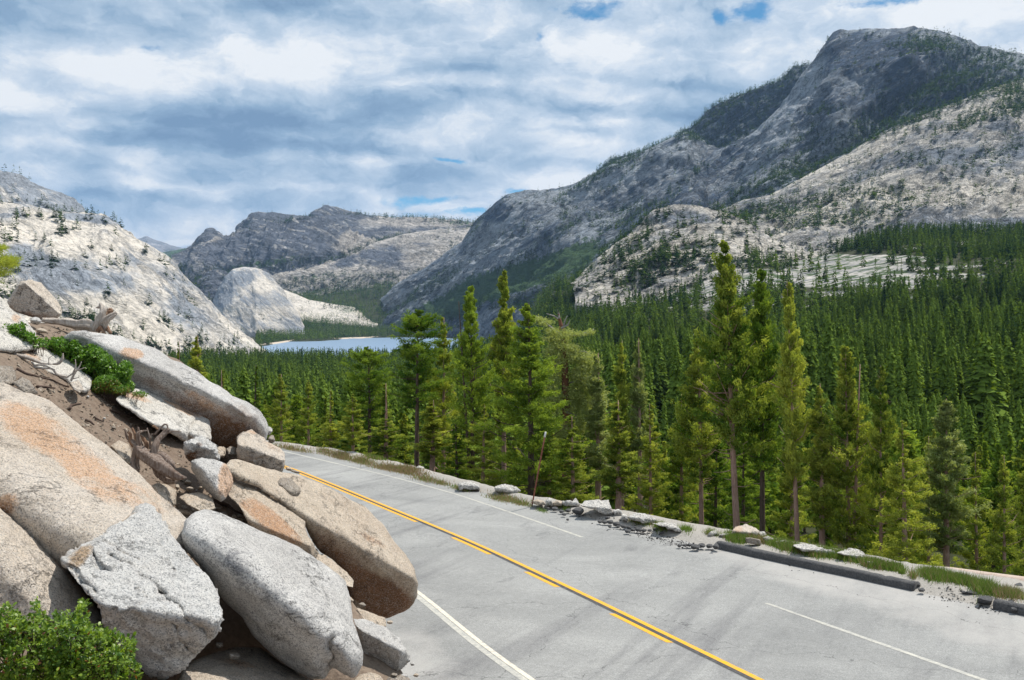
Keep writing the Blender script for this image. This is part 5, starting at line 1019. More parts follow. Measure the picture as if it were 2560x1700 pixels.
for a in [
 (872, 1500, 12, 9, 'tan stone jammed below the dusty ledge', 'dusty', 0), (905, 1512, 9, 6, 'brown stone in the shade under the overhanging slab', 'brown', 0), (1010, 1690, 10, 7, 'grey rubble stone by the road at the bottom edge', 'grey', 0), (1040, 1688, 7, 5, 'small tan rubble stone farthest onto the asphalt edge', 'dusty', 0),
 (985, 1688, 9, 6, 'dull stone wedged below the blocky grey rock', 'brown', 0), (1032, 1660, 6, 5, 'little stone beside the right tip of the blocky grey rock', 'grey', 0), (850, 1486, 9, 7, 'buff stone above the nose of the long grey boulder', 'dusty', 0), (975, 1556, 8, 5, 'thin stone at the foot of the ragged tan stone', 'dusty', 0),
 (760, 1368, 8, 5, 'pale crumb of stone at the end of the orange stained slab', 'pale', 0), (812, 1392, 8, 5, 'stone chip on the upper end of the dusty ledge', 'dusty', -20), (560, 1285, 10, 6, 'brown stone against the top of the long grey boulder', 'brown', -15), (585, 1292, 7, 5, 'tan stone just right of the brown one on the grey boulder', 'dusty', 0),
 (430, 1205, 9, 6, 'flat brown stone under the stump tip', 'brown', 0), (500, 1218, 6, 5, 'small stone touching the shaded side of the egg shaped rock', 'dusty', 0), (585, 1640, 16, 10, 'rounded stone in the dark hollow between the white and grey boulders', 'tan', 0), (548, 1612, 10, 8, 'small stone higher in the dark hollow', 'brown', 0),
 (652, 1170, 6, 4, 'stone crumb under the front edge of the wedge shaped boulder', 'dusty', 0), (690, 1196, 5, 4, 'stone crumb between the wedge shaped boulder and the perched rock', 'dusty', 0), (618, 1188, 7, 4, 'flat chip on the dusty slab above the cleft', 'brown', -10), (675, 1236, 6, 4, 'chip lying beside the upright stone', 'dusty', 0)]: pebble(*a, dd=-.25)
pebble(669, 1078, 12, 12, 'knobbly grey stone stuck on the end of the great slab', 'grey', d=14.75); pebble(679, 1099, 10, 11, 'round grey cobble below the knobbly stone at the slab end', 'brown', d=14.6)

# --- right side of the road
def verge(label, poly, dy=0., mat='verge', T=.8, **k):
    P = np.array(poly, float); b = P[:, 1].max(); cx_ = P[:, 0].mean(); crest = np.interp(cx_, VPX, VD); d = min((14400 if b < 1240 else 14250)/(max(b, 900)-840), crest+.2)+dy
    ext = np.ptp(P, axis=0); k.setdefault('facets', [(cx_, P[:, 1].min()+ext[1]*.55, 0, .25, -ext[0]*.02-1.2), (cx_, P[:, 1].min()+ext[1]*.55, 0, -.1, .4)])
    return boulder(label, [(x, y+2 if y > b-4 else y) for x, y in poly], d, mat, T, rim=.25, B=.07, chip=.035, nchip=24, k=.05, namp=.03, nfr=2.5, cell=1.6, jag=1.3, name='roadside_rock', cat='rock', **k)
yy = np.arange(17, 60, .2); VPX = CX+F*xat(CRE, yy)/yy; o_ = np.argsort(VPX); VPX = VPX[o_]; VD = yy[o_]
gz = lambda L: [(1300+x/4.722, 1180+y/4.722) for x, y in L]
hz = lambda L: [(1760+x/5.366, 1280+y/5.366) for x, y in L]
verge('largest blocky white rock beside the road, slanting to the right', gz([(710, 395), (760, 340), (850, 328), (950, 332), (1050, 325), (1062, 370), (1085, 440), (1105, 495), (1000, 500), (900, 445), (790, 425)]), stain=[(1525, 1275, 10, 14, 0, .4)])
verge('pointed white rock left of the largest blocky one', gz([(500, 350), (560, 335), (620, 345), (655, 305), (690, 360), (712, 395), (600, 395), (510, 380)]))
verge('small white cube of rock right of the largest blocky one', gz([(1095, 450), (1165, 435), (1200, 480), (1195, 505), (1115, 500)]))
verge('low domed white rock with a shaded front', gz([(1270, 530), (1320, 500), (1380, 487), (1500, 500), (1590, 545), (1645, 585), (1600, 600), (1450, 590), (1300, 560)]))
verge('flat white rock behind the black triangular chunk', gz([(1560, 605), (1640, 598), (1720, 602), (1830, 618), (1880, 650), (1912, 695), (1830, 690), (1700, 650)]))
verge('little cream rock left of the low domed one', gz([(1200, 505), (1240, 498), (1275, 520), (1280, 560), (1205, 562)]))
verge('knee high white stone nearest the marker pole', gz([(303, 350), (325, 315), (350, 305), (380, 330), (385, 385), (308, 385)]))
verge('pinkish stone between the two small white ones', gz([(378, 362), (430, 335), (500, 350), (498, 390), (400, 388)]), mat='dusty')
verge('broken orange rock at the foot of the marker pole', gz([(150, 335), (200, 320), (280, 340), (300, 375), (200, 378), (150, 362)]), mat='dusty')
verge('round white stone on the verge between the rock heaps', gz([(2215, 745), (2250, 700), (2310, 685), (2345, 720), (2340, 750)]))
verge('big speckled tan rock behind the grassy kerb', hz([(345, 300), (380, 240), (415, 200), (480, 188), (560, 180), (640, 200), (715, 255), (760, 300), (700, 345), (560, 345), (420, 330)]), mat='tan', stain=[(1845, 1325, 20, 20, 0, .5)])
verge('smaller rock leaning on the big speckled one', hz([(712, 285), (750, 268), (800, 265), (825, 300), (820, 335), (760, 335)]))
verge('cream rock in the grass right of the big speckled one', hz([(785, 345), (855, 325), (920, 340), (952, 365), (945, 400), (850, 390)]))
verge('pale rock with a rounded nose in the grassy verge', hz([(950, 395), (1020, 385), (1080, 370), (1130, 395), (1152, 445), (1090, 450), (990, 425)]))
verge('long bright white ledge behind the kerb grass', hz([(1195, 445), (1250, 432), (1300, 418), (1400, 428), (1500, 462), (1620, 500), (1740, 530), (1770, 570), (1650, 580), (1500, 540), (1330, 530)]))
verge('cracked grey white rock at the end of the long ledge', hz([(1780, 545), (1850, 525), (1980, 500), (2100, 520), (2152, 560), (2138, 645), (2050, 625), (1880, 590)]))
verge('small white rock before the fallen pale log', hz([(2165, 655), (2230, 635), (2300, 655), (2375, 715), (2300, 720), (2210, 695)]))
verge('white pebble like rock left of the big speckled one', hz([(50, 305), (95, 262), (160, 245), (192, 292), (120, 312)]))
verge('flattish white rock touching the left of the big speckled one', hz([(198, 305), (265, 285), (338, 280), (335, 332), (240, 330)]))
verge('low rock in the far verge where the pines begin', [(1036, 1172), (1048, 1163), (1060, 1168), (1062, 1176)]); verge('white flat stone at the far end of the verge', [(1146, 1210), (1170, 1204), (1198, 1212), (1200, 1222), (1150, 1220)])
verge('long low white rock left of the marker pole', [(1236, 1218), (1262, 1211), (1290, 1216), (1302, 1227), (1290, 1233), (1240, 1228)])
# fallen pale log
def log():
    pts = [W(2205, 1416, 27.6), W(2290, 1424, 26.9), W(2380, 1436, 26.0), W(2470, 1450, 25.2), W(2600, 1466, 24.6)]
    V, Q = tube(pts, [.10, .14, .17, .19, .2], 14); V = V+normals(V, q2t(Q))*(.02*fbm(V*2.5, 4, 5))[:, None]
    og = V.min(0)*[0, 0, 1]+V.mean(0)*[1, 1, 0]
    tag(mesh_obj('fallen_log', V, q2t(Q), bark('bleached_wood', (.55, .42, .34), (.66, .55, .47), (2, 14, 14)), origin=og), 'long smooth pinkish fallen log along the verge at the right', 'log')
log()
# asphalt kerb and its broken pieces
def kerbmat():
    m, t = new_mat('black_asphalt'); p = t.n('ShaderNodeTexCoord').outputs['Object']
    n = t.noise(p, 24, 6, .8); v = t.noise(p, 3, 5, .6); c = t.mix(t.mapr(n, .4, .65), (.06, .06, .062), (.13, .128, .128)); c = t.mix(t.mapr(v, .5, .75, 0, .6), c, (.17, .16, .15))
    return finish(m, t, c, .9, t.bump(n, .9, .03), .3)
M_KERB = kerbmat(); RM['kerb'] = M_KERB
def kerb(y0, y1, label):
    y = np.arange(y1, y0, .08); x = xat(EDG, y)+.04*fbm(np.c_[y*1.1, y*0, y*0], 3, 6); tx = np.gradient(x); ty = np.gradient(y); L = np.hypot(tx, ty); nx_, ny_ = ty/L, -tx/L
    prof = [(-.10, -.12), (-.092, .15), (-.06, .19), (.0, .2), (.10, .196), (.14, .16), (.19, -.12)]
    V = np.stack([np.stack([x+nx_*a, y+ny_*a, zroad(y)+b+0*x], -1) for a, b in prof], 1); V = V.reshape(-1, 3)
    V = V+(fbm(V*6, 4, 3)*.012+np.minimum(0, fbm(V*1.7, 3, 9)+.28)*.08)[:, None]*np.array([.4, .2, 1])
    Fc = [tuple(f) for f in grid_faces(len(y), len(prof))]+[tuple(range(len(prof)))]+[tuple(range(len(V)-1, len(V)-1-len(prof), -1))]
    og = [V[:, 0].mean(), V[:, 1].mean(), V[:, 2].min()]
    tag(mesh_obj('asphalt_kerb', V, Fc, M_KERB, origin=og), label, 'kerb')
kerb(27.75, 23.05, 'long unbroken black asphalt kerb along the right road edge'); kerb(21.6, 18.5, 'black kerb piece cut off by the right edge of the view')
def chunk(px, py, rx, ry, label, group=None, d=None):
    rg = np.random.default_rng(int(px*13+py*7)); n = 8; a = np.sort(rg.random(n)*.5+np.arange(n))/n*2*np.pi; r = rg.uniform(.8, 1.1, n)
    d = d or 14500/(py+ry-842)
    return boulder(label, [(px+math.cos(t)*rx*q, py+math.sin(t)*ry*q) for t, q in zip(a, r)], d, M_KERB, T=rx/F*d*1.2, rim=.25, B=ry/F*d*.4, facets=[(px, py, 0, .4, -2.5), (px, py, 0, -.4, .8)], k=.02, namp=.02, nfr=5, rough=.008, name='asphalt_chunk', cat='asphalt chunk', cell=1.2, jag=1.5, group=group)
GL = 'black chunk of broken asphalt lying in the crumbled part of the kerb line'; GR = 'broken asphalt chunks along the road edge'
for x, y, r in [(410, 435, 45), (570, 455, 40), (690, 460, 85), (520, 500, 32), (490, 465, 34), (330, 428, 24), (945, 585, 32), (1000, 590, 38), (1065, 590, 44), (1140, 612, 48), (1225, 640, 44), (1060, 645, 24), (1160, 645, 28), (1270, 698, 40), (1335, 680, 38), (1405, 682, 42), (1470, 690, 32), (1530, 690, 28), (1600, 675, 34), (1675, 718, 32), (1880, 868, 30), (1945, 866, 30), (2005, 862, 38), (2070, 885, 56), (2140, 868, 52), (2235, 874, 46), (2270, 922, 26), (1285, 650, 30), (1370, 655, 28)]:
    chunk(1300+x/4.722, 1180+y/4.722, r/4.722, r/4.722*(.62 if r < 60 else .6), GL, GR)
chunk(1300+1790/4.722, 1180+668/4.722, 9, 9, 'black triangular chunk standing upright on the sand'); chunk(1300+1045/4.722, 1180+542/4.722, 9, 4, 'flat black slice lying above the crumbled kerb line')
chunk(1300+560/4.722, 1180+562/4.722, 4, 3, 'small lone black lump nearest the white line'); chunk(1790, 1366, 8, 9, 'black end stone just before the kerb starts')
iz = lambda x, y: (2160+x/5.9, 1380+y/5.9)
chunk(*iz(790, 480), 10, 8, 'dark crumbling lump at the broken right end of the long kerb'); chunk(*iz(850, 562), 9, 6, 'pale topped lump in front of the broken kerb end'); chunk(*iz(1325, 572), 11, 5, 'small black flake lying in the sand behind the gap')
chunk(*iz(1620, 615), 32, 8, 'long flat black slab of asphalt half covered by sand'); chunk(*iz(1780, 705), 22, 12, 'large black lump with a rounded right end'); chunk(*iz(2285, 500), 11, 11, 'black stump like lump at the end of the pale log'); chunk(*iz(2200, 755), 18, 9, 'two tone asphalt piece left of the last kerb piece'); chunk(*iz(2210, 845), 9, 7, 'black lump wedged against the last kerb piece')
b = boulder('square grey cut block lying in the verge grass', hz([(558, 345), (620, 345), (752, 368), (764, 400), (762, 448), (640, 430), (565, 405)]), 27.2, 'brown', .35, rim=.1, B=.03, name='stone_block', cat='block', cell=1.2)
# crumbs of asphalt strewn about
def crumbs():
    rg = np.random.default_rng(4); V, T = [], []; k = 0
    for cx_, cy_, sx, sy, n in [(1500, 1299, 60, 9, 60), (1640, 1345, 50, 9, 130), (1700, 1362, 40, 8, 90), (1590, 1330, 60, 8, 80), (1440, 1285, 30, 7, 50), (2380, 1495, 60, 12, 90), (2480, 1520, 40, 9, 90), (1570, 1322, 50, 6, 60), (1960, 1410, 40, 3, 8), (2010, 1430, 30, 4, 6)]:
        for _ in range(n):
            px = rg.normal(cx_, sx*.6); py = cy_+(px-cx_)*.17+rg.normal(0, sy*.6); d = 14685/(py-840); x = (px-CX)/F*d; s = abs(rg.normal(0, .02))+.012
            z = max(float(zroad(d))+.004, float(zsh(x, d)) if x > xat(EDG, d)-.3 else -99); p = rg.normal(0, 1, (5, 3)); p /= np.linalg.norm(p, axis=1, keepdims=True); p = p*s*[1, 1, .6]+[x, d, z+s*.25]
            V.append(p); T += [(k, k+1, k+2), (k, k+2, k+3), (k, k+3, k+4), (k, k+4, k+1), (k+1, k+2, k+4), (k+2, k+3, k+4)]; k += 5
    tag(mesh_obj('asphalt_crumbs', np.concatenate(V), np.array(T), M_KERB, smooth=False), 'crumbs of black asphalt strewn over the shoulder', 'gravel', kind='stuff')
crumbs()
# marker pole
def pole():
    a = W(1330, 1264, 34.4); b = W(1364, 1080, 34.0); e = empty('marker_pole', a, 'thin leaning rusty marker pole with a white tip beside the road', 'pole'); rel = (b-a)
    V, Q = tube([rel*t for t in np.linspace(-.02, .93, 12)], [.026]*12, 8); m, t = new_mat('rusty_steel'); p = t.n('ShaderNodeTexCoord').outputs['Object']
    finish(m, t, t.mix(t.mapr(t.noise(p, 6, 4, .7), .4, .6), (.17, .045, .03), (.26, .11, .07)), .7); mesh_obj('pole', V, q2t(Q), m, e)
    V, Q = tube([rel*t for t in (.93, .96, 1.)], [.034, .034, .03], 8); m, t = new_mat('white_reflector'); finish(m, t, (.6, .6, .58), .5); mesh_obj('reflector_tip', V, q2t(Q), m, e)
pole()

# --- dead wood
M_DRIFT = bark('weathered_wood', (.36, .30, .25), (.54, .49, .44), (26, 26, 4)); M_DRIFTR = bark('red_brown_wood', (.20, .11, .07), (.36, .24, .16), (20, 20, 3)); M_TWIG = bark('dark_twig', (.075, .05, .04), (.15, .11, .09), (30, 30, 6)); M_STUMP = bark('stump_wood', (.15, .10, .075), (.36, .30, .26), (34, 34, 3))
def gnarl(base, pieces, name, label, cat, d0, mats):
    og = W(*base, d0); e = empty(name, og, label, cat)
    for nm, pts, rad, mi in pieces:
        P = np.array([W(p[0], p[1], d0+(p[2] if len(p) > 2 else 0)) for p in pts])-og; n = 6*(len(P)-1)+1
        tt = np.linspace(0, len(P)-1, n); 
        Q_ = np.stack([np.interp(tt, range(len(P)), P[:, i]) for i in range(3)], -1)
        for _ in range(3): Q_[1:-1] = (Q_[:-2]+2*Q_[1:-1]+Q_[2:])/4
        rr_ = np.interp(tt, np.linspace(0, len(P)-1, len(rad)), rad)/F*d0
        seg = 20 if max(rad) > 6 else 9; V, Q = tube(Q_, rr_, seg)
        i = np.arange(n*seg); th = (i % seg)/seg*2*np.pi; fl = np.sin(th*5+Q_[i//seg, 0]*6)*.16+np.sin(th*9+1)*.07+fbm(np.stack([np.cos(th)*2, np.sin(th)*2, tt[i//seg]*1.4], -1), 3, len(nm)+int(pts[0][0]))*.35
        Nn = normals(V, q2t(Q)); V[:n*seg] += Nn[:n*seg]*(fl*rr_[i//seg])[:, None]
        mesh_obj(nm, V, q2t(Q), mats[mi], e)
    return e
gnarl((215, 822), [
 ('trunk', [(105, 800, -.1), (135, 803, 0), (165, 806, 0), (195, 812, 0), (222, 812, -.05), (246, 822, -.1)], [5, 8, 10, 12, 13, 9], 0),
 ('root', [(238, 826, -.1), (246, 806, -.12), (256, 786, -.12), (258, 773, -.1), (253, 763, 0), (250, 758, 0)], [9, 10, 8, 7, 5, 2], 0),
 ('root', [(250, 812, -.1), (268, 796, -.2), (282, 788, -.2), (291, 781, -.2)], [8, 7, 6, 3], 0),
 ('root', [(262, 826, -.15), (264, 810, -.2), (274, 796, -.25), (289, 786, -.25)], [5, 6, 4, 1.5], 0),
 ('root', [(246, 826, -.15), (252, 818, -.2), (258, 830, -.25), (262, 836, -.25)], [6, 5, 4, 3], 1), ('root', [(266, 815, -.15), (270, 826, -.2), (278, 834, -.2)], [4, 4, 3], 1),
 ('root', [(254, 790, -.05), (270, 784, 0), (280, 776, 0), (272, 772, 0)], [6, 6, 5, 2], 1), ('root', [(253, 766, 0), (246, 768, 0), (240, 769, 0)], [3, 2.5, 1], 0), ('root', [(268, 775, 0), (276, 770, .1), (284, 776, 0)], [4, 4, 2], 0)],
 'fallen_snag', 'bleached fallen trunk ending in an upturned red brown root on the skyline', 'dead wood', 14.2, [M_DRIFT, M_DRIFTR])
sd = lambda *L: [(280+p[0]/5.366, 1040+p[1]/5.366)+tuple(p[2:]) for p in L]
gnarl((390, 1190), [
 ('trunk', sd((330, 400, .1), (420, 520, 0), (560, 610, -.1), (720, 730, -.2), (880, 820, -.2), (1000, 828, -.2)), [9, 14, 17, 15, 9, 1.5], 0),
 ('trunk', sd((560, 520, .05), (680, 560, 0), (780, 640, -.1), (840, 700, -.1)), [10, 12, 9, 4], 0),
 ('limb', sd((550, 560, 0), (575, 420, 0), (620, 310, .05), (700, 230, .1), (760, 170, .1)), [9, 9, 7, 7, 4], 0),
 ('root', sd((330, 400, .1), (260, 330, .1), (200, 290, .1), (175, 180, .1)), [8, 5, 3, 2], 0), ('root', sd((300, 400, .1), (240, 320, .1), (250, 240, .1), (215, 220, .1)), [7, 5, 4, 2], 1),
 ('root', sd((390, 450, .1), (340, 300, .05), (355, 220, .05), (420, 200, .1), (480, 195, .1)), [8, 6, 4, 2, 1], 0), ('root', sd((450, 470, .1), (470, 380, .1), (420, 300, .1), (385, 260, .1)), [6, 5, 4, 1], 1),
 ('root', sd((330, 320, .1), (290, 200, .1), (270, 160, .1)), [4, 3, 2], 1), ('root', sd((340, 240, .1), (355, 190, .1), (350, 150, .1)), [3, 2.5, 1.5], 0), ('root', sd((510, 440, .05), (510, 300, .05), (470, 160, .05)), [3, 2.4, 1.2], 0),
 ('root', sd((320, 450, .05), (290, 560, .05), (280, 680, 0), (350, 760, 0)), [7, 6, 6, 5], 0), ('root', sd((350, 500, .05), (340, 620, .05), (360, 720, 0)), [5, 4, 3], 0), ('root', sd((560, 640, 0), (620, 780, -.05), (740, 880, -.1), (860, 870, -.15)), [6, 8, 7, 4], 0),
 ('twig', sd((570, 250, .1), (640, 170, .1), (700, 110, .1), (740, 115, .1), (750, 170, .1)), [3, 2.4, 2, 2, 1.4], 0), ('twig', sd((700, 240, .1), (800, 205, .1), (930, 212, .1)), [3, 2, .8], 0), ('twig', sd((520, 250, .1), (580, 245, .1), (610, 190, .1)), [2, 1.6, 1.2], 0), ('twig', sd((620, 180, .1), (560, 130, .1), (540, 140, .1)), [2.5, 2.5, 2], 1)],
 'dead_stump', 'twisted grey and brown dead stump with clawing roots in the dirt', 'dead wood', 11.0, [M_STUMP, M_DRIFTR])
ff = lambda *L: [(p[0]/6.533, 860+p[1]/6.533)+tuple(p[2:]) for p in L]
gnarl((20, 900), [
 ('branch', ff((-200, 60), (0, 130), (120, 130), (270, 180), (450, 220), (600, 280), (700, 320), (870, 330)), [3, 5, 6, 5, 4.5, 3.5, 2, 1], 0),
 ('branch', ff((90, 60), (170, 70), (270, 120)), [7, 8, 4], 1), ('branch', ff((100, 160), (220, 200), (330, 290), (500, 370), (700, 400), (850, 400), (940, 510), (1100, 540)), [4, 5, 4, 3, 2.4, 2, 3, 2], 0),
 ('branch', ff((520, 300), (560, 350), (640, 340), (760, 360), (900, 420)), [2.2, 2, 2, 1.5, .8], 0), ('branch', ff((870, 330), (960, 320), (1020, 250), (1030, 150)), [2, 4, 3, 1], 0), ('branch', ff((800, 320), (790, 230), (860, 190)), [1, .8, .5], 0),
 ('branch', ff((1100, 540), (1190, 480), (1240, 370), (1230, 250)), [2, 2.2, 1.6, .8], 0), ('branch', ff((1160, 600), (1210, 490), (1300, 370), (1330, 290)), [2.6, 2.4, 1.6, .8], 0), ('branch', ff((1270, 430), (1340, 400), (1400, 380)), [1.4, 1, .6], 0), ('branch', ff((1170, 570), (1290, 550), (1290, 510)), [1.5, 1, .6], 0),
 ('branch', ff((0, 200), (60, 190), (80, 240)), [5, 6, 3], 0), ('branch', ff((110, 250), (160, 280), (200, 330)), [5, 4, 3], 0), ('branch', ff((-100, 240), (0, 170), (70, 130)), [3, 3, 2], 0)],
 'dead_branches', 'tangle of grey dead branches lying along the pale slab', 'dead wood', 11.9, [M_DRIFT, M_TWIG])
for lab, L in [('long thin root creeping down the dirt under the pale slab', ff((270, 400), (420, 480), (650, 540), (860, 590), (1000, 660), (1130, 700))), ('short dark twig with a knob on the dirt', ff((610, 695), (720, 695), (900, 720))), ('forked dark twig above the stump', ff((1140, 1060), (1160, 1000), (1250, 980), (1330, 970))),
               ('slanting stick left of the stump', ff((1530, 1190), (1600, 1230), (1690, 1270))), ('crooked brown stick above the rim of the huge boulder', ff((1400, 1240), (1480, 1270), (1540, 1320))), ('reddish splinter by the brownish rock', ff((310, 590), (350, 540))),
               ('dark root snaking past the upper end of the flat topped slab', ff((1780, 900), (1900, 960), (1990, 1000))), ('faint twig running toward the flat topped slab', ff((1800, 1070), (1900, 1110), (2080, 1160), (2260, 1220))), ('gnarled root beneath the tip of the egg shaped rock', sd((1370, 1110), (1450, 1160), (1560, 1200), (1640, 1270), (1760, 1320)))]:
    d0 = float(gdep(L[0][0], L[0][1])); og = W(L[0][0], L[0][1], d0)
    n = len(L)*3; P = np.array([W(p[0], p[1], float(gdep(p[0], p[1]))-.06) for p in L]); tt = np.linspace(0, len(L)-1, n); P = np.stack([np.interp(tt, range(len(L)), P[:, i]) for i in range(3)], -1)
    V, Q = tube(P, np.linspace(.018 if 'gnarled' not in lab else .035, .008, n), 6); tag(mesh_obj('twig', V, q2t(Q), M_TWIG, origin=P[0]), lab, 'twig')

# --- shrubs
def leafmat(name, a, b):
    m, t = new_mat(name); c = t.mix(t.mapr(t.attr('tint'), 0, 1), a, b); c = t.mix(t.mapr(t.attr('dead'), .5, .6), c, (.26, .10, .035))
    d = t.n('ShaderNodeBsdfPrincipled'); t.put(d.inputs['Base Color'], c); d.inputs['Roughness'].default_value = .42; d.inputs['Specular IOR Level'].default_value = .4
    tl = t.n('ShaderNodeBsdfTranslucent'); t.put(tl.inputs[0], t.mix(1., c, (1.5, 1.6, .5), 'MULTIPLY')); mx = t.n('ShaderNodeMixShader'); mx.inputs[0].default_value = .3
    t.nt.links.new(d.outputs[0], mx.inputs[1]); t.nt.links.new(tl.outputs[0], mx.inputs[2]); o = t.n('ShaderNodeOutputMaterial'); t.nt.links.new(mx.outputs[0], o.inputs[0]); return m
M_LEAF = leafmat('shrub_leaf', (.055, .14, .018), (.20, .34, .05)); M_LEAFY = leafmat('shrub_leaf_yellow', (.06, .13, .015), (.26, .36, .04))
def shrub(label, spots, d, leaf, nros, mat, seed, base, red=0, stem=M_TWIG, zlift=.03, depth=.35):
    """spots = (px, py, rx, ry) patches filled with rosettes of oval leaves"""
    rg = np.random.default_rng(seed); og = W(*base, d); e = empty('shrub', og, label, 'shrub')
    area = np.array([s[2]*s[3] for s in spots], float); which = rg.choice(len(spots), nros, p=area/area.sum()); S = np.array(spots, float)[which]
    r = np.sqrt(rg.random(nros)); th = rg.random(nros)*6.283; dz = rg.uniform(-1, 1, nros)
    px = S[:, 0]+np.cos(th)*r*S[:, 2]; py = S[:, 1]+np.sin(th)*r*S[:, 3]
    bulge = np.sqrt(np.clip(1-r**2, 0, 1)); C = W(px, py, d-depth*bulge*rg.uniform(.2, 1, nros)+depth*.4)-og
    k = 9; n = nros*k; ci = np.repeat(np.arange(nros), k)
    ax = np.stack([rg.normal(.1, .45, nros), rg.normal(-.15, .45, nros), np.ones(nros)], -1); ax /= np.linalg.norm(ax, axis=1, keepdims=True)
    a = rg.random(n)*6.283; el = rg.uniform(-.1, 1.15, n); u = np.cross(ax, [1, 0, .01]); u /= np.linalg.norm(u, axis=1, keepdims=True); v = np.cross(ax, u)
    dr = (u[ci]*np.cos(a)[:, None]+v[ci]*np.sin(a)[:, None])*np.cos(el)[:, None]+ax[ci]*np.sin(el)[:, None]
    sdv = np.cross(dr, ax[ci]+rg.normal(0, .25, (n, 3))); sdv /= np.linalg.norm(sdv, axis=1, keepdims=True)+1e-9; nn = np.cross(sdv, dr)
    L = leaf*rg.uniform(.7, 1.2, n)[:, None]; w = L*.30; p0 = C[ci]+ax[ci]*(rg.uniform(-1.5, .3, n)*leaf)[:, None]+dr*L*.12
    V = np.stack([p0, p0+dr*L*.3+sdv*w*.85+nn*L*.05, p0+dr*L*.72+sdv*w*.8+nn*L*.05, p0+dr*L, p0+dr*L*.72-sdv*w*.8+nn*L*.05, p0+dr*L*.3-sdv*w*.85+nn*L*.05], 1).reshape(-1, 3)
    b = np.arange(n)[:, None]*6; T = np.concatenate([b+[0, 1, 5], b+[1, 2, 5], b+[5, 2, 4], b+[2, 3, 4]])
    ti = np.repeat(np.clip(.42+rg.normal(0, .22, n)+rg.normal(0, .26, nros)[ci], 0, 1), 6); de = np.repeat((rg.random(n) < red*np.clip((py[ci]-S[ci, 1])/S[ci, 3]+.7, 0, 1)).astype(float), 6)
    mesh_obj('foliage', V, T, mat, e, smooth=False, attrs={'tint': ti, 'dead': de})
    WV, WT, k0 = [], [], 0
    for i in rg.choice(nros, min(nros, 300), False):
        q = C[i]; s0 = np.array([q[0]*.8+rg.normal(0, .05), q[1]*.5+.05, q[2]-abs(rg.normal(.15, .05))-S[i, 3]*.4/F*d]); V, Q = tube([s0, (s0+q)/2+rg.normal(0, .02, 3), q], [leaf*.14, leaf*.11, leaf*.06], 4, False); WV.append(V); WT.append(q2t(Q)+k0); k0 += len(V)
    mesh_obj('stems', np.concatenate(WV), np.concatenate(WT), stem, e)
    return e
shrub('glossy leafy green shrub in the bottom left corner', [(60, 1640, 150, 90), (-20, 1580, 90, 60), (170, 1600, 90, 70), (250, 1640, 80, 70), (200, 1680, 110, 60), (92, 1530, 14, 32), (90, 1560, 36, 30), (206, 1535, 14, 36), (150, 1556, 16, 22), (325, 1610, 16, 26), (20, 1535, 14, 26), (265, 1590, 14, 26), (300, 1660, 50, 50), (150, 1690, 200, 40), (20, 1560, 50, 36)], 5.0, .023, 1900, M_LEAFY, 5, (120, 1760), depth=.5, red=.035)
shrub('low green shrub at the left edge before the smooth white boulder', [(-10, 845, 50, 16), (20, 838, 26, 26), (48, 832, 22, 26), (66, 845, 26, 16), (85, 856, 22, 12), (30, 855, 60, 12)], 12.3, .034, 560, M_LEAF, 6, (40, 870), depth=.3)
shrub('long green shrub patch sloping down past the great slab', [(110, 862, 24, 14), (150, 862, 30, 20), (185, 868, 18, 20), (150, 880, 40, 16), (195, 893, 40, 22), (230, 885, 26, 24), (222, 915, 46, 28), (255, 920, 36, 36), (265, 950, 46, 28), (300, 940, 26, 28), (305, 965, 32, 16), (315, 925, 16, 22), (255, 900, 20, 20)], 13.0, .036, 2500, M_LEAF, 7, (220, 985), depth=.4)
shrub('reddish tipped heathery shrub at the foot of the green patch', [(265, 962, 36, 24), (245, 972, 20, 14), (295, 975, 30, 14), (350, 985, 20, 7)], 12.6, .016, 1500, M_LEAF, 8, (265, 990), red=.35, depth=.25)
# pine branch hanging in at the left edge
def branch():
    rg = np.random.default_rng(3); og = W(-40, 660, 12.); e = empty('pine_branch', og, 'yellow green pine branches poking in at the left edge', 'branch')
    V, Q = tube([W(-60, 670, 12)-og, W(-20, 655, 12)-og, W(20, 648, 12)-og, W(38, 655, 12)-og], [.03, .025, .015, .006], 6); mesh_obj('limb', V, q2t(Q), M_TWIG, e)
    LV = []
    for cx_, cy_, rx, ry, n in [(0, 658, 30, 12, 700), (22, 650, 22, 9, 500), (-10, 680, 30, 12, 500), (4, 620, 12, 6, 200), (-20, 700, 20, 14, 300), (30, 662, 12, 7, 200), (-12, 632, 16, 8, 200)]:
        p = W(cx_+rg.normal(0, .55, n)*rx, cy_+rg.normal(0, .55, n)*ry, 12+rg.normal(0, .15, n))-og; dr = rg.normal(0, .6, (n, 3))+[.4, 0, .3]; dr /= np.linalg.norm(dr, axis=1, keepdims=True); sv = np.cross(dr, rg.normal(0, 1, (n, 3))); sv /= np.linalg.norm(sv, axis=1, keepdims=True)
        LV.append(np.stack([p-sv*.004, p+sv*.004, p+dr*.07], 1).reshape(-1, 3))
    LV = np.concatenate(LV); mesh_obj('needles', LV, np.arange(len(LV)).reshape(-1, 3), M_FOL, e, smooth=False, attrs={'tint': np.full(len(LV), .35)})
branch()
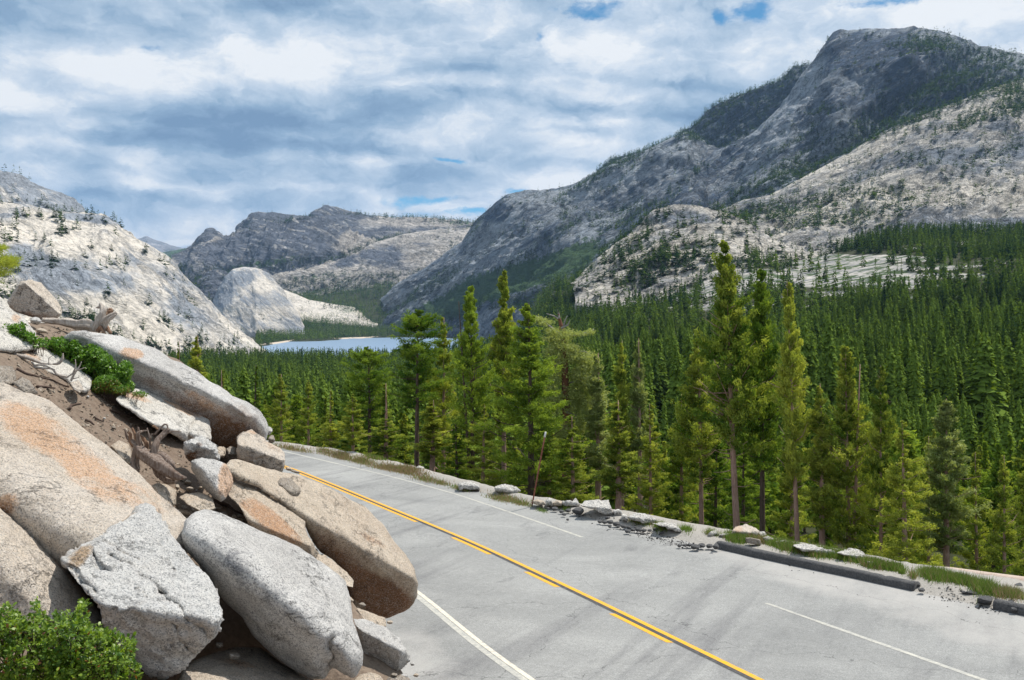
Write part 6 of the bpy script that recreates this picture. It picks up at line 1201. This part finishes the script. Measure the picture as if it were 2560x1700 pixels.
# --- grass of the verge
def grass():
    rg = np.random.default_rng(9); V, ti, de = [], [], []
    H = lambda x, y: (1760+x/5.366, 1280+y/5.366); Z3 = lambda x, y: (600+x/2.623, 1080+y/2.623)
    S = [(*H(430, 355), 26, 8, 2600, .1), (*H(700, 370), 30, 6, 900, .5), (*H(1050, 460), 32, 9, 3000, .15), (*H(1230, 500), 16, 7, 800, .2), (*H(1480, 550), 24, 9, 2200, .3), (*H(1650, 565), 26, 8, 1800, .15), (*H(1920, 615), 34, 8, 2600, .15), (*H(2250, 715), 24, 7, 1600, .2), (*H(100, 300), 18, 3, 400, .2),
         (*iz(150, 195), 24, 7, 1500, .2), (*iz(430, 245), 26, 7, 1300, .15), (*iz(1080, 370), 42, 12, 4200, .15), (*iz(1450, 440), 34, 9, 2200, .15), (*iz(1780, 540), 30, 14, 2200, .1), (*iz(2150, 640), 40, 10, 1700, .55), (*iz(560, 320), 8, 4, 200, .1), (*iz(720, 370), 9, 5, 200, .4),
         (*Z3(660, 143), 24, 5, 1500, .75), (*Z3(790, 172), 30, 5, 1300, .6), (*Z3(880, 165), 26, 3, 700, .3), (*Z3(960, 215), 50, 5, 1800, .8), (*Z3(1100, 240), 40, 6, 1600, .85), (*Z3(1210, 285), 30, 6, 900, .6), (*Z3(1320, 310), 24, 4, 500, .6), (*Z3(1460, 345), 26, 5, 900, .45), (*Z3(1730, 410), 40, 7, 1500, .6), (*Z3(1850, 440), 24, 5, 600, .5), (*Z3(340, 90), 50, 4, 1200, .8), (*Z3(560, 118), 26, 4, 500, .7),
         (1355, 1265, 16, 4, 300, .1), (1412, 1262, 10, 5, 250, .1), (1490, 1270, 16, 4, 300, .4), (1600, 1303, 24, 4, 500, .4), (1650, 1315, 18, 5, 400, .3), (1715, 1325, 18, 6, 300, .0)]
    for cx_, cy_, rx, ry, n, dr_ in S:
        n = int(n*1.1); px = cx_+rg.normal(0, .5, n)*rx; py = cy_+rg.normal(0, .5, n)*ry+(px-cx_)*.17; crest = np.interp(px, VPX, VD); d = np.minimum(14350/(py+3-840), crest-.1); x = (px-CX)/F*d; z = zsh(x, d)-.01
        h = rg.uniform(.06, .2, n)*(1.25 if cy_ > 1300 else 1.); ln = rg.normal(0, .35, (n, 2))*h[:, None]; a = rg.random(n)*3.14; w = .008*(1+(cy_ < 1250)*.8)
        p = np.stack([x, d, z], -1); s = np.stack([np.cos(a)*w, np.sin(a)*w, a*0], -1); tp = p+np.c_[ln, h]
        V.append(np.stack([p-s, p+s, tp], 1).reshape(-1, 3)); ti.append(np.repeat(rg.uniform(0, 1, n), 3)); de.append(np.repeat((rg.random(n) < dr_).astype(float), 3))
    m, t = new_mat('grass_blade'); c = t.mix(t.attr('tint'), (.09, .17, .03), (.24, .33, .06)); c = t.mix(t.attr('dead'), c, t.mix(t.attr('tint'), (.30, .19, .10), (.42, .34, .20)))
    d = t.n('ShaderNodeBsdfDiffuse'); t.put(d.inputs[0], c); tl = t.n('ShaderNodeBsdfTranslucent'); t.put(tl.inputs[0], c); mx = t.n('ShaderNodeMixShader'); mx.inputs[0].default_value = .35; t.nt.links.new(d.outputs[0], mx.inputs[1]); t.nt.links.new(tl.outputs[0], mx.inputs[2]); o = t.n('ShaderNodeOutputMaterial'); t.nt.links.new(mx.outputs[0], o.inputs[0])
    V = np.concatenate(V); tag(mesh_obj('grass', V, np.arange(len(V)).reshape(-1, 3), m, smooth=False, attrs={'tint': np.concatenate(ti), 'dead': np.concatenate(de)}), 'tufts of green and dry brown grass growing on the sandy verge', 'grass', kind='stuff')
grass()
# gravel scattered over the bare dirt
def gravel():
    rg = np.random.default_rng(14); n = 14000; px = rg.uniform(20, 900, n); py = rg.uniform(800, 1420, n); d = gdep(px, py); k = (d < 16.5) & (d > 7); px, py, d = px[k], py[k], d[k]
    x = (px-CX)/F*d; z = zg(x, d); s = np.abs(rg.normal(0, .014, len(x)))+.005+.03*(rg.random(len(x)) > .985); p = rg.normal(0, 1, (len(x), 5, 3)); p /= np.linalg.norm(p, axis=2, keepdims=True); P = p*s[:, None, None]*[1, 1, .7]+np.stack([x, d, z], -1)[:, None, :]
    b = np.arange(len(x))[:, None]*5; T = np.concatenate([b+t for t in ([0, 1, 2], [0, 2, 3], [0, 3, 4], [0, 4, 1], [1, 2, 4], [2, 3, 4])])
    tag(mesh_obj('gravel', P.reshape(-1, 3), T, RM['dusty'], smooth=False, attrs={'stain': np.zeros(len(x)*5)}), 'fine gravel scattered over the brown dirt slope', 'gravel', kind='stuff')
gravel()
# ---------------------------------------------------------------- air
def haze():
    m = bpy.data.materials.new('haze_air'); m.use_nodes = True; nt = m.node_tree; nt.nodes.clear()
    v = nt.nodes.new('ShaderNodeVolumePrincipled'); v.inputs['Color'].default_value = (.42, .66, 1, 1); v.inputs['Density'].default_value = 3.6e-5
    v.inputs['Anisotropy'].default_value = .2
    o = nt.nodes.new('ShaderNodeOutputMaterial'); nt.links.new(v.outputs[0], o.inputs[1])
    x, y0, y1, z0, z1 = 18000, -900, 16000, -420, 1100
    V = [(-x, y0, z0), (x, y0, z0), (x, y1, z0), (-x, y1, z0), (-x, y0, z1), (x, y0, z1), (x, y1, z1), (-x, y1, z1)]
    tag(mesh_obj('haze', V, np.array([(0, 3, 2, 1), (4, 5, 6, 7), (0, 1, 5, 4), (1, 2, 6, 5), (2, 3, 7, 6), (3, 0, 4, 7)]), m, smooth=False), 'thin bluish haze lying over the valley', 'haze', kind='stuff')
haze()
